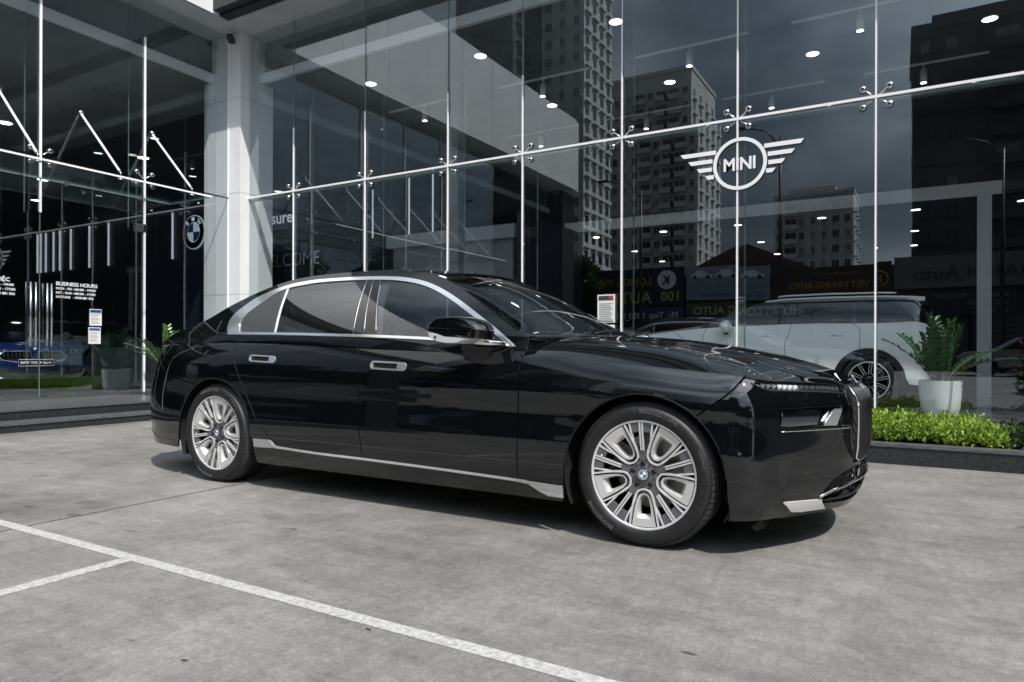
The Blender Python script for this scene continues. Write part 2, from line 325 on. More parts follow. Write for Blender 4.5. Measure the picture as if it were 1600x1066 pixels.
PLAN = [(-5.05, -4.470, 0), (-4.80, -4.462, -.27), (-4.56, -4.425, -.52), (-4.42, -4.375, -.655), (-4.28, -4.275, -.765), (-4.12, -4.12, -.85),
 (-3.90, -3.90, -.908), (-3.62, -3.62, -.948), (-3.21, -3.21, -.968), (-2.75, -2.75, -.957), (-2.2, -2.2, -.951), (-1.4, -1.4, -.949), (-.75, -.75, -.951),
 (-.40, -.40, -.960), (0, 0, -.968), (.25, .25, -.963), (.41, .408, -.948), (.50, .498, -.922), (.57, .560, -.878), (.63, .605, -.820), (.78, .700, -.680),
 (.94, .805, -.512), (1.11, .885, -.350), (1.27, .917, -.180), (1.45, .925, 0)]
_plan = Spl([p[0] for p in PLAN], [(p[1], p[2]) for p in PLAN])
zc = tab((-5.05, 1.0), (-4.8, 1.0), (-4.4, .992), (-3.9, .992), (-3.53, .999), (-2.96, 1.003), (-2.4, .985), (-1.83, .963), (-1.2, .944), (-.68, .922), (-.14, .892), (.05, .879),
         (.27, .860), (.48, .838), (.63, .818), (.78, .811), (.94, .801), (1.11, .787), (1.45, .787))
# upward tilt of the side wall by height, integrated into an inset
_zz = np.linspace(.10, 1.10, 201)
_sl = lin((.10, -.30), (.18, -.22), (.24, -.14), (.30, -.08), (.40, -.015), (.48, .06), (.54, .105), (.60, .055), (.66, .012), (.72, -.005), (.78, .035), (.83, .09), (.88, .15), (1.1, .20))(_zz)
_sl = np.convolve(np.pad(_sl, 8, mode='edge'), np.ones(17)/17, mode='valid')
_in = np.concatenate([[0], np.cumsum((_sl[1:]+_sl[:-1])/2*np.diff(_zz))]); _in -= np.interp(.68, _zz, _in)
_inset = Spl(_zz[::8], _in[::8])
_amp = tab((-5.05, .1), (-4.3, .3), (-3.6, .5), (-3.2, .55), (-2.7, .33), (-2.2, .26), (-1.2, .26), (-.7, .34), (-.3, .6), (0, .75), (.35, .8), (.6, .45), (.8, .15), (1.11, .05), (1.45, 0))
_fx = lin((.42, 0), (.50, .35), (.63, .65), (.94, .95), (1.11, 1), (1.45, 1))
_of = tab((.10, -.09), (.175, -.055), (.24, -.022), (.30, -.004), (.45, 0), (.60, 0), (.68, -.002), (.72, -.012), (.76, -.034), (.80, -.058), (.85, -.088))
_rx = lin((-5.05, 1), (-4.42, .95), (-4.12, .55), (-3.8, .12), (-3.5, 0))
_or = tab((.10, .09), (.20, .075), (.32, .045), (.48, .012), (.61, 0), (.72, .04), (.89, .14), (1.0, .215), (1.1, .27))
_lipy = tab((.10, .90), (.175, .955), (.25, .985), (.33, 1.0), (.5, 1.0), (1.1, 1.0))
def side(t, z):
    t = np.asarray(t, float); z = np.asarray(z, float)
    p = _plan(t); x = p[..., 0].copy(); y = p[..., 1].copy()
    x += _fx(t)*_of(z)+_rx(t)*_or(z)
    h = np.maximum(0, .17-(zc(t)-z))
    ins = _inset(z)+_amp(t)*h*h/(2*.17)
    y *= 1-ins/.95
    y *= 1-(1-_lipy(z))*_fx(np.clip(t, .42, 1.45))
    return np.stack([x, y, z+0*t], -1)
zb = tab((-4.45, 1.030), (-4.1, 1.046), (-3.8, 1.056), (-3.4, 1.063), (-3.12, 1.0635), (-2.65, 1.057), (-1.85, 1.036), (-1.26, 1.012), (-.73, .975), (-.4, .95))
_w1 = tab((-4.45, .64), (-4.25, .715), (-4.1, .765), (-3.8, .825), (-3.4, .868), (-3.12, .880), (-2.65, .888), (-1.85, .890), (-1.26, .888), (-.73, .884), (-.4, .88))
zr = tab((-4.15, .97), (-4.05, 1.018), (-3.97, 1.060), (-3.88, 1.090), (-3.78, 1.113), (-3.66, 1.137), (-3.548, 1.166), (-3.427, 1.210), (-3.33, 1.256), (-3.2, 1.313), (-2.946, 1.408), (-2.8, 1.447), (-2.6, 1.477), (-2.4, 1.487), (-2.0, 1.490), (-1.7, 1.473), (-1.45, 1.440), (-1.0, 1.36), (-.4, 1.2))
def gy(x, z):
    x = np.asarray(x, float); z = np.asarray(z, float)
    w = _w1(x); b = zb(x); c = zc(x); dz = z-b
    y0 = -side(x, c)[..., 1]; D = b-c
    k = (y0-w-.36*D)/(D*D)
    k = np.clip(k, -3, 40)
    return np.where(dz >= 0, w-.36*dz-.5*dz*dz, w-.36*dz+k*dz*dz)
def gh(x, z):
    x = np.asarray(x, float); z = np.asarray(z, float)
    return np.stack([x, -gy(x, z), z+0*x], -1)
# ---------------------------------------------------------------- end of car surface mathematics

# ------------------------------------------------------------------ panel builder
def inpoly(P, x, y):
    n = len(P); ins = np.zeros(np.shape(x), bool)
    for i in range(n):
        x0, y0 = P[i]; x1, y1 = P[(i+1) % n]
        if y0 == y1: continue
        c = ((y0 > y) != (y1 > y)) & (x < (x1-x0)*(y-y0)/(y1-y0)+x0); ins ^= c
    return ins
def resample(P, h, closed=True):
    out = []; n = len(P)
    for i in range(n if closed else n-1):
        a = np.array(P[i], float); b = np.array(P[(i+1) % n], float); k = max(1, int(round(np.linalg.norm(b-a)/h)))
        for j in range(k): out.append(tuple(a+(b-a)*j/k))
    if not closed: out.append(tuple(P[-1]))
    return out
def area(P): return .5*sum(P[i][0]*P[(i+1) % len(P)][1]-P[(i+1) % len(P)][0]*P[i][1] for i in range(len(P)))
def inset(P, d):
    """shrink a polygon by d (grow if negative)"""
    if area(P) < 0: P = P[::-1]
    n = len(P); out = []
    for i in range(n):
        a, b, c = np.array(P[i-1], float), np.array(P[i], float), np.array(P[(i+1) % n], float)
        u = b-a; w = c-b; lu = np.linalg.norm(u); lw = np.linalg.norm(w)
        if lu < 1e-7 or lw < 1e-7: out.append(tuple(b)); continue
        n1 = np.array((-u[1], u[0]))/lu; n2 = np.array((-w[1], w[0]))/lw; m = n1+n2; q = m.dot(m)
        m = n1 if q < .15 else m*2/q/1.0
        s = min(1.8, np.linalg.norm(m)); out.append(tuple(b+m/np.linalg.norm(m)*s*d))
    return out
def smooth_curve(pts, n=6):
    """Catmull-Rom through the points"""
    P = [np.array(p, float) for p in pts]; P = [2*P[0]-P[1]]+P+[2*P[-1]-P[-2]]; out = []
    for i in range(1, len(P)-2):
        for j in range(n):
            t = j/n; a, b, c, d = P[i-1], P[i], P[i+1], P[i+2]
            out.append(tuple(.5*((2*b)+(-a+c)*t+(2*a-5*b+4*c-d)*t*t+(-a+3*b-3*c+d)*t**3)))
    out.append(tuple(P[-2])); return out
def fnormal(fn, A, B, hint):
    e = 1e-3; du = fn(A+e, B)-fn(A-e, B); dv = fn(A, B+e)-fn(A, B-e); N = np.cross(du, dv); L = np.linalg.norm(N, axis=-1, keepdims=True); N = N/np.maximum(L, 1e-12)
    P = fn(A, B); s = np.sign(np.sum(N*hint(P), -1, keepdims=True)); s[s == 0] = 1; return P, N*s
def unit_(a): return a/np.maximum(np.linalg.norm(a, axis=-1, keepdims=True), 1e-9)
def car_hint(P):
    h = P.copy(); h[..., 0] = P[..., 0]-np.clip(P[..., 0], -3.7, .2); h[..., 2] = P[..., 2]-np.clip(P[..., 2], .5, .8); return h
def patch_data(fn, poly, holes=(), h=.04, off=0, depth=.012, hint=car_hint, jitter=False):
    poly = resample(poly, h); holes = [resample(q, h*.7) for q in holes]
    vs = list(poly); ed = [(i, (i+1) % len(poly)) for i in range(len(poly))]
    for q in holes:
        o = len(vs); vs += q; ed += [(o+i, o+(i+1) % len(q)) for i in range(len(q))]
    bd = np.array(vs)
    x0, y0 = bd.min(0); x1, y1 = bd.max(0); gx = np.arange(x0+h*.5, x1, h); gyv = np.arange(y0+h*.5, y1, h)
    if len(gx) and len(gyv):
        X, Y = np.meshgrid(gx, gyv); X = X.ravel(); Y = Y.ravel(); k = inpoly(poly, X, Y)
        for q in holes: k &= ~inpoly(q, X, Y)
        X = X[k]; Y = Y[k]
        if len(X):
            d = np.min((X[:, None]-bd[None, :, 0])**2+(Y[:, None]-bd[None, :, 1])**2, 1); k = d > (h*.45)**2; vs += list(zip(X[k], Y[k]))
    V, _, F, _, _, _ = delaunay_2d_cdt([Vector(p) for p in vs], ed, [], 0, 1e-6)
    V = np.array([tuple(v) for v in V]); F = np.array([tuple(f) for f in F if len(f) == 3])
    c = V[F].mean(1); k = inpoly(poly, c[:, 0], c[:, 1])
    for q in holes: k &= ~inpoly(q, c[:, 0], c[:, 1])
    F = F[k]
    P, N = fnormal(fn, V[:, 0], V[:, 1], hint); P = P+N*off
    # orient
    a, b, cc = P[F[:, 0]], P[F[:, 1]], P[F[:, 2]]; fl = np.sum(np.cross(b-a, cc-a)*N[F].mean(1), -1) < 0; F[fl] = F[fl][:, ::-1]
    P = list(map(tuple, P)); NN = list(map(tuple, N)); F = [tuple(f) for f in F]
    for lp in [poly]+list(holes):
        L = np.array(lp); p, nn = fnormal(fn, L[:, 0], L[:, 1], hint); p = p+nn*off
        cen = p.mean(0); t = np.roll(p, -1, 0)-np.roll(p, 1, 0); o_ = np.cross(t, nn); o_ /= np.maximum(np.linalg.norm(o_, axis=1, keepdims=True), 1e-9)
        s = 1 if area(lp) > 0 else -1
        # outward in the parameter plane, tested by a small step
        n0 = len(P); P += list(map(tuple, p)); NN += list(map(tuple, nn))
        m = len(lp); d1 = (p-cen); sg = np.sign(np.sum(o_*d1, 1).sum()) or 1
        if lp is not poly: sg = -sg
        oo = o_*sg; bv = min(.0016, depth*.4); q1 = p+oo*bv*.6-nn*bv; q2 = p+oo*bv*.6-nn*depth
        P += list(map(tuple, q1)); NN += list(map(tuple, unit_(nn*.35+oo))); P += list(map(tuple, q1)); NN += list(map(tuple, oo)); P += list(map(tuple, q2)); NN += list(map(tuple, oo))
        for (A_, B_, pa, pb) in ((n0, n0+m, p, q1), (n0+2*m, n0+3*m, q1, q2)):
            for i in range(m):
                j = (i+1) % m; f = (A_+i, A_+j, B_+j, B_+i); nrm = np.cross(pa[j]-pa[i], pb[i]-pa[i])
                if np.dot(nrm, oo[i]) < 0: f = f[::-1]
                F.append(f)
    return P, NN, F
def mirror_name(o, mat_, parent):
    me = o.data.copy(); k = len(me.vertices); co = np.empty(k*3); me.vertices.foreach_get('co', co); co = co.reshape(-1, 3)
    return me, co
def panel(name, patches, mat_, parent, mirror=True, **kw):
    V = []; Nn = []; F = []
    for p in patches:
        k = dict(kw)
        if len(p) > 3: k.update(p[3])
        v, nn, f = patch_data(p[0], p[1], p[2] if len(p) > 2 else (), **k); o = len(V); V += v; Nn += nn; F += [tuple(i+o for i in q) for q in f]
    ob = mesh(name, V, F, mat_, parent, True, Nn); res = [ob]
    if mirror:
        res.append(mesh(name, [(x, -y, z) for x, y, z in V], [q[::-1] for q in F], mat_, parent, True, [(x, -y, z) for x, y, z in Nn]))
    return res

# ------------------------------------------------------------------ the black saloon
car = empty('black_saloon_car', (-1.12, 4.135, 0))
tag(car, 'shiny black four door luxury saloon with chrome trim parked on the concrete yard', 'car')
PA, GL, CH = M_['paint'], M_['gloss'], M_['chrome']
Z = lambda t: float(zc(t))
arcp = lambda cx, a0, a1, r=.408, n=26: [(cx+r*math.cos(R(a0+(a1-a0)*i/n)), .342+r*math.sin(R(a0+(a1-a0)*i/n))) for i in range(n+1)]
G = .0036
crease = lambda a, b, n=24, e=0: [(a+(b-a)*i/n, Z(a+(b-a)*i/n)+e*G) for i in range(n+1)]
belt = lambda x: float(zb(x))
# outlines on the side
doorR = [(-3.056, 1.036), (-3.035, .97), (-3.012, .92), (-2.99, .87), (-2.958, .805), (-2.897, .706), (-2.77, .514), (-2.64, .377), (-2.604, .345), (-2.585, .312)]
doorRs = smooth_curve(doorR, 4)
xF = -.690; xB0 = -1.835
doorBm = [(-1.872, 1.036), (-1.873, .965), (-1.842, .80), (-1.812, .45), (-1.790, .291)]
sill_top = [(-2.54, .308), (-2.18, .294), (-1.79, .290), (-1.24, .281), (-.70, .268), (-.53, .264), (-.415, .262)]
st = lambda x: float(np.interp(x, [p[0] for p in sill_top], [p[1] for p in sill_top]))
Bs = smooth_curve(doorBm[1:], 4)
FD = crease(-1.873, xF, 20, 1)+[(xF-.002, .80), (xF, .6), (xF, st(xF))]+[(x, st(x)) for x in (-.9, -1.24, -1.5)]+Bs[::-1][:-1]
hfr = [(-1.748, .886), (-1.459, .832)]; hrr = [(-2.86, .918), (-2.58, .868)]
def handle_poly(x0, x1, zm, h, sl):
    P = []; r = h*.5
    for (cx, s0) in ((x1-r, -90), (x0+r, 90)):
        for a in range(0, 181, 30): P.append((cx+r*math.cos(R(s0+a)), zm+r*math.sin(R(s0+a))+(cx-(x0+x1)/2)*sl))
    return P
hF_out = handle_poly(-1.748, -1.464, .861, .050, -.030); hR_out = handle_poly(-2.854, -2.590, .893, .047, -.035)
def hpocket(x0, x1, zm, h, sl): return [(x0, zm-h/2+(x0-zm*0-(x0+x1)/2)*sl), (x1, zm-h/2+(x1-(x0+x1)/2)*sl), (x1, zm+h/2+(x1-(x0+x1)/2)*sl), (x0, zm+h/2+(x0-(x0+x1)/2)*sl)]
hF_in = hpocket(-1.728, -1.535, .862, .034, -.03); hR_in = hpocket(-2.836, -2.655, .8945, .032, -.035)
def belt_patch(x0, x1, z_top=None, n=14): return [(x, Z(x)) for x in np.linspace(x0, x1, n)]+[(x, belt(x)) for x in np.linspace(x1, x0, n)]
fd = panel('front_door', [(side, inset(FD, G), [hF_in]), (gh, inset([(-1.873, Z(-1.873)-G)]+crease(-1.85, xF-.002, 16, -1)+[(-.735, .972)]+[(x, belt(x)) for x in np.linspace(-.78, -1.872, 16)], G), [], dict(h=.02))], PA, car, h=.04)
RD = crease(-3.045, -1.873, 22, 1)[0:]+Bs[1:]+[(-1.95, st(-1.95)), (-2.18, .294), (-2.54, .308)]+doorRs[::-1][:-8]
RD = [p for p in RD]
rd = panel('rear_door', [(side, inset(RD, G), [hR_in]), (gh, inset(crease(-3.045, -1.873, 22, -1)+[(-1.872, belt(-1.872))]+[(x, belt(x)) for x in np.linspace(-1.95, -3.056, 18)], G), [], dict(h=.02))], PA, car, h=.04)
for dr, out_, in_, x0, x1, zm, h_ in ((fd, hF_out, hF_in, -1.535, -1.466, .8595, .05), (rd, hR_out, hR_in, -2.655, -2.592, .891, .046)):
    for s, d in zip((0, 1), dr):
        P, NN, F = patch_data(side, out_, [in_], h=.02, off=.0035, depth=.02)
        if s: P = [(x, -y, z) for x, y, z in P]; NN = [(x, -y, z) for x, y, z in NN]; F = [q[::-1] for q in F]
        hd = mesh('handle', P, F, M_['chrome'], d, True, NN)
        pk = inset(in_, -.004); P, NN, F = patch_data(side, pk, h=.03, off=-.022, depth=.002)
        if s: P = [(x, -y, z) for x, y, z in P]; NN = [(x, -y, z) for x, y, z in NN]; F = [q[::-1] for q in F]
        mesh('handle_pocket', P, F, M_['matte'], d, True, NN)
# chrome outlines
c_out = [(-3.158, 1.066), (-3.192, 1.120), (-3.192, 1.178), (-3.155, 1.231), (-3.034, 1.320), (-2.913, 1.372), (-2.837, 1.397), (-2.696, 1.428), (-2.55, 1.443), (-2.424, 1.449), (-2.131, 1.449), (-1.874, 1.440), (-1.698, 1.424),
         (-1.534, 1.393), (-1.395, 1.348), (-1.242, 1.279), (-1.091, 1.197), (-.952, 1.115), (-.87, 1.065), (-.741, .978)]
c_out = smooth_curve(c_out, 4)
c_in = [(-3.032, 1.0775), (-3.064, 1.13), (-3.062, 1.173), (-3.03, 1.215), (-2.97, 1.262), (-2.90, 1.312), (-2.836, 1.357), (-2.729, 1.394), (-2.55, 1.417), (-2.406, 1.426), (-2.131, 1.427), (-1.88, 1.418), (-1.706, 1.401),
        (-1.546, 1.371), (-1.41, 1.327), (-1.258, 1.259), (-1.108, 1.177), (-.972, 1.098), (-.90, 1.052), (-.80, .988)]
c_in = smooth_curve(c_in, 4)
lowx = np.linspace(-.80, -3.032, 40)
b_low = lambda x: belt(x); b_up = lambda x: belt(x)+.0155
trim_top = c_out+[(-.79, .9825+.002)]+c_in[::-1]
panel('window_trim', [(gh, trim_top)], CH, car, h=.022, off=.006, depth=.014)
panel('belt_trim', [(gh, [(x, b_low(x)) for x in np.linspace(-3.15, -.752, 40)]+[(-.775, .995)]+[(x, b_up(x)) for x in np.linspace(-.80, -3.15, 40)])], CH, car, h=.02, off=.008, depth=.016)
# body side: rear quarter, pillars, roof rail
Aed = [(-1.454, 1.434), (-1.28, 1.362), (-1.123, 1.28), (-.977, 1.194), (-.863, 1.126), (-.759, 1.067), (-.683, 1.036)]
AedS = smooth_curve(Aed, 5)
rail = [(x, float(zr(x))) for x in np.linspace(-4.04, -1.50, 60)]
fuel = smooth_curve([(-3.44, 1.02), (-3.435, .97), (-3.425, .917)], 2)+[(-3.19, .914), (-3.19, .96), (-3.195, 1.02)]
fuel_lo = [(-3.436, .985), (-3.425, .917), (-3.195, .914), (-3.19, .985)]
upper = [(-4.03, Z(-4.03))]+rail+AedS+[(-.672, 1.0), (-.688, .925), (-.715, .945), (-.741, .974)]+c_out[::-1]+[(-3.06, 1.0635), (-3.056, 1.036), (-3.048, 1.004)]+crease(-3.1, -4.02, 20)
RQ = crease(-4.36, -3.047, 20)+doorRs[8:]+[(-2.60, .345), (-2.76, .348)]+arcp(-3.21, 2, 118)+[(-3.47, .702), (-3.77, .752), (-3.90, .80), (-4.0, .86), (-4.08, .93), (-4.12, Z(-4.12))]
RQ = [p for p in crease(-4.12, -3.047, 20, 1)]+doorRs[6:-3]+[(-2.625, .349), (-2.79, .349)]+arcp(-3.21, 1, 118)+[(-3.47, .705), (-3.77, .755), (-3.90, .80), (-4.0, .86), (-4.08, .93)]
panel('body_side', [(gh, upper, [], dict(h=.035)), (side, inset(RQ, G), [fuel_lo])], PA, car, h=.04)
panel('fuel_flap', [(side, inset(fuel_lo, .003))], PA, car, h=.03, off=-.001)
# fender, hood
_cx = tab((-.95, -.62), (-.68, -.47), (-.3, -.16), (0, .10), (.27, .38), (.48, .59), (.63, .72), (.78, .785), (.94, .83), (1.11, .862))
_hc = tab((-.9, 1.052), (-.5, 1.050), (-.2, 1.036), (0, 1.018), (.2, .990), (.35, .963), (.5, .934), (.6, .908), (.7, .878), (.78, .848), (.83, .824), (.87, .800))
_pw = lin((-.95, 5.5), (-.5, 5.5), (0, 4.4), (.35, 3.4), (.63, 2.6), (.94, 2.2), (1.11, 2))
def hoodf(t, b):
    t = np.asarray(t, float); s = np.asarray(b, float)/.9
    E = side(t, zc(t)); sc = np.clip(s, 0, 1); x = E[..., 0]+(_cx(t)-E[..., 0])*np.maximum(s, 0)**1.15; y = E[..., 1]*(1-s)
    H = _hc(_cx(t)); z = E[..., 2]+(H-E[..., 2])*(1-np.abs(1-s)**_pw(t))
    # sculpted hood: two shallow power lines
    z = z-.006*np.exp(-((s-.45)/.09)**2)*np.clip((t+.7)*2, 0, 1)*np.clip((1.0-t)*3, 0, 1)
    return np.stack([x, y, z], -1)
hq2 = [(.492, .02), (.47, .08), (.45, .14), (.42, .19), (.30, .225), (0, .24), (-.5, .25), (-.655, .255)]
hq = [(.492, .004), (.47, .06), (.45, .12), (.42, .17), (.30, .20), (0, .215), (-.5, .225), (-.655, .23)]
hint_up = lambda P: np.stack([0*P[..., 0]+.3*(P[..., 0] > .75), 0*P[..., 1], 0*P[..., 2]+1], -1)
FT = [(t_, 0) for t_ in np.linspace(-.69, .485, 30)]+hq2[1:]+[(-.70, .28), (-.88, .28), (-.88, .09), (-.70, .05)]
FS = crease(xF, .485, 30, 1)+[(.385, .743), (.262, .652)]+arcp(0, 50, 176)+[(-.412, .30), (-.413, .264), (-.53, .267), (xF, st(xF)+.002), (xF, .6)]
panel('front_fender', [(side, inset(FS, G))], PA, car, h=.03)
panel('fender_top', [(hoodf, FT, [], dict(h=.02, hint=hint_up, depth=.003))], PA, car)
HD = [(.495, .0028)]+hq[1:]+[(-.64, .5), (-.64, .9)]+[(1.10, .9), (1.105, .006)]+[(t_, .004) for t_ in np.linspace(1.08, .52, 22)]
panel('bonnet', [(hoodf, inset(HD, .0012), [], dict(hint=hint_up, depth=.0025, off=.002))], PA, car, h=.02)
panel('panel_backing', [(hoodf, [(-.6, .02), (1.06, .02), (1.06, .9), (-.6, .9)], [], dict(hint=hint_up, off=-.022, depth=.002)), (side, [(.40, .70), (1.09, .70), (1.09, .80), (.40, .83)], [], dict(off=-.034, depth=.002))], M_['matte'], car, h=.06)
# front bumper with lamp openings
slit = [(.497, .829), (.535, .808), (.60, .781), (.80, .771), (1.09, .7515), (1.065, .765), (1.02, .783), (.97, .792), (.85, .797), (.72, .803), (.62, .810), (.55, .821)]
lampb = [(.637, .612), (.80, .598), (1.095, .583), (1.095, .694), (.80, .694), (.67, .692), (.648, .682), (.640, .66)]
intake = [(.865, .235), (.93, .222), (1.11, .212), (1.44, .208), (1.44, .395), (1.11, .392), (1.02, .372), (.945, .345), (.90, .300)]
flap = [(.665, .262), (.70, .236), (.735, .206), (.80, .196), (.95, .192), (.905, .232), (.895, .250), (.80, .256)]
FB = [(.262, .650), (.385, .741), (.487, .832)]+crease(.50, 1.11, 20)+[(1.11, .70), (1.10, .41), (1.44, .405)]+[(1.45, .40), (1.45, .178)]+[(t_, .178) for t_ in np.linspace(1.4, .41, 20)]+[(.418, .21), (.408, .30)]+arcp(0, 2, 47)
panel('front_bumper', [(side, inset(FB, G), [slit, lampb, intake])], PA, car, h=.03, depth=.03)
panel('chrome_flap', [(side, flap)], M_['satin'], car, h=.03, off=.004, depth=.02)
crys = mat('lamp_crystal_dim', (.22, .23, .25), .15, .8)
# upper light: lens over crystal blocks
hl = panel('upper_headlight', [(side, inset(slit, .004))], mat('lamp_reflector', (.62, .64, .68), .25, .6), car, h=.012, off=-.018, depth=.003)
for s, o in zip((1, -1), hl):
    for k in range(15):
        t0 = .575+k*.032; zt = .812-.022*k/15; zb_ = .784-.026*k/15
        P = [side(t0+a, zz_)+np.array((-.006, .006, 0)) for a, zz_ in ((.001, zb_), (.030, zb_), (.028, zt-.003), (.002, zt-.003))]
        P = [np.array((p[0], p[1]*s, p[2])) for p in P]; c_ = sum(P)/4+np.array((.012, -.010*s, .004))
        mesh('crystal', [tuple(p) for p in P]+[tuple(c_)], [(0, 1, 4), (1, 2, 4), (2, 3, 4), (3, 0, 4)], M_['satin'] if 3 <= k <= 6 else crys, o)
panel('headlight_lens', [(side, slit)], thin_glass('headlight_lens', (.9, .92, .94), .10), car, h=.02, off=-.001, depth=.001)
lampm = mat('lamp_mirror', (.75, .77, .79), .06, 1)
ll = panel('lower_headlight', [(side, inset(lampb, .002))], M_['gloss'], car, h=.03, off=-.029, depth=.004)
for s, o in zip((1, -1), ll):
    for (ta, tb_, za, zb2) in ((.655, .86, .606, .682),):
        P, NN, F = patch_data(side, [(ta, za), (tb_, za+.006), (tb_+.03, zb2), (ta+.01, zb2)], h=.03, off=-.012, depth=.012)
        P = [(x, y*s, z) for x, y, z in P]; NN = [(x, y*s, z) for x, y, z in NN]; F = F if s == 1 else [q[::-1] for q in F]
        mesh('lamp_module', P, F, lampm, o, True, NN)
    P, NN, F = patch_data(side, [(.90, .602), (.985, .598), (1.03, .68), (.975, .684), (.93, .64)], h=.03, off=-.014, depth=.012)
    P = [(x, y*s, z) for x, y, z in P]; NN = [(x, y*s, z) for x, y, z in NN]; F = F if s == 1 else [q[::-1] for q in F]
    mesh('light_blade', P, F, mat('lamp_blade', (.45, .47, .49), .2, .7), o, True, NN)
# chrome line beneath the lamp band
for s in (1, -1):
  mb = MB(); mb.tube([tuple(side(t_, .588-.012*(t_-.64))*np.array((1, s, 1))+np.array((.002, -.002*s, 0))) for t_ in np.linspace(.645, 1.08, 20)], .0022, 6)
  mb.build('lamp_trim', CH, car)
for s in (1, -1):
  mb = MB(); mb.tube([tuple(side(t_, z_)*np.array((1, s, 1))+np.array((.001, -.002*s, 0))) for t_, z_ in smooth_curve([(.525, .812), (.60, .779), (.70, .773), (.85, .766), (1.095, .750)], 6)], .0032, 6)
  mb.build('lamp_seal', M_['matte'], car)
# kidney grille
gfun = lambda t, z: side(t, z)
def gp(t, z, o=0): p = side(t, z); return np.array((p[0]+o, p[1], p[2]))
nose = tab((-.2, .895), (.0, .895), (1, .93))
for s in (1, -1):
    y0, y1 = -.345, -.035
    def gx(y): return .898+.036*(1-(abs(y)/.36)**2)
    prof = [(.865-.9, .792), (-.012, .752), (.004, .715), (.006, .60), (.0, .48), (-.008, .412)]
    def gpt(y, z):
        xo = np.interp(z, [.41, .48, .60, .70, .735, .76, .788], [-.010, 0, .004, .004, -.008, -.028, -.052]); return (gx(y)+xo, y*s, z)
    ring = [(y0, .70), (y0+.006, .755), (y0+.035, .782), (y1-.03, .786), (y1, .765), (y1, .45), (y1-.02, .418), (y0+.06, .412), (y0+.008, .43)]
    ring = resample(ring, .02)
    fr = MB().tube([gpt(*p) for p in ring]+[gpt(*ring[0])], .0062, 8).build('grille_frame', M_['chrome2'], car)
    for k in range(9):
        y = y0+.030+k*.0315
        mbs = MB(); zs = [.425, .5, .58, .65, .70, .735, .76, .777]; v = []; f = []
        for z in zs:
            a = gpt(y, z); v += [(a[0]-.004, a[1]-.0035, z), (a[0]+.010, a[1]-.0012, z), (a[0]+.010, a[1]+.0012, z), (a[0]-.004, a[1]+.0035, z)]
        for i in range(len(zs)-1):
            for j in range(4): f.append((i*4+j, i*4+(j+1) % 4, (i+1)*4+(j+1) % 4, (i+1)*4+j))
        mbs.add(v, f, True).build('grille_bar', M_['plastic'], fr)
        MB().tube([(gpt(y, z)[0]+.011, gpt(y, z)[1], z) for z in zs], .0017, 5).build('bar_edge', GL, fr)
        MB().tube([(gpt(y, z)[0]+.0115, gpt(y, z)[1], z+.001) for z in (.715, .735, .76, .777)], .0020, 5).build('bar_cap', M_['grey'], fr)
    bk = [gpt(*p) for p in ring]; mesh('grille_back', [(p[0]-.03, p[1], p[2]) for p in bk], [tuple(range(len(bk)))], M_['matte'], fr)
nf = MB()
nf.add([(.88, -.36, .40), (.88, .36, .40), (.84, .36, .79), (.84, -.36, .79)], [(0, 1, 2, 3)]); nf.build('nose_backing', M_['matte'], car)
roundel('bonnet_badge', .041, frame((.868, 0, .801), (0, 1, 0), (-.55, 0, .84)), car, True, .003)
# lower intake
for s, o in zip((1, -1), panel('lower_intake', [(side, inset(intake, -.004))], M_['matte'], car, h=.04, off=-.06, depth=.002)):
    mb = MB(); mb.tube([tuple(side(t_, np.interp(t_, [.87, .95, 1.11, 1.45], [.262, .290, .318, .325]))*np.array((1, s, 1))+np.array((.002, 0, 0))) for t_ in np.linspace(.875, 1.45, 24)], .0075, 8)
    mb.build('intake_blade', M_['chrome2'], o)
    mb = MB()
    for zz_ in (.345, .372): mb.tube([tuple(side(t_, zz_)*np.array((1, s, 1))+np.array((-.03, 0, 0))) for t_ in np.linspace(1.0, 1.45, 16)], .004, 6)
    mb.tube([tuple(side(t_, .237)*np.array((1, s, 1))+np.array((-.012, 0, 0))) for t_ in np.linspace(.93, 1.45, 16)], .006, 6)
    for t_ in (1.0, 1.1, 1.2, 1.3): mb.tube([tuple(side(t_, .25)*np.array((1, s, 1))+np.array((-.035, 0, 0))), tuple(side(t_, .385)*np.array((1, s, 1))+np.array((-.035, 0, 0)))], .005, 6)
    mb.build('intake_slat', M_['plastic'], o)
for t_, z_ in ((.46, .49), (.80, .385)):
    for s in (1, -1):
        p, nn = fnormal(side, np.array([t_]), np.array([z_]), car_hint); p = p[0]; nn = nn[0]; p[1] *= s; nn[1] *= s
        MB().lathe([(0, .0015), (.008, .0015), (.0095, .0), (.010, -.004)], Matrix.Translation(p) @ Vector(nn).to_track_quat('Z', 'Y').to_matrix().to_4x4(), 16).build('parking_sensor', M_['plastic'], car)
# parking camera square flap outline on bumper (tow cover)
for _p in [[(.632, .458), (.705, .452), (.672, .305), (.632, .300)]]: panel('air_curtain', [(side, _p)], M_['matte'], car, h=.02, off=.0008, depth=.001)
tow = [(1.00, .485), (1.055, .483), (1.055, .553), (.985, .556)]
panel('tow_cover', [(side, tow, [inset(tow, .0018)])], M_['matte'], car, mirror=False, h=.03, off=.0006, depth=.001)
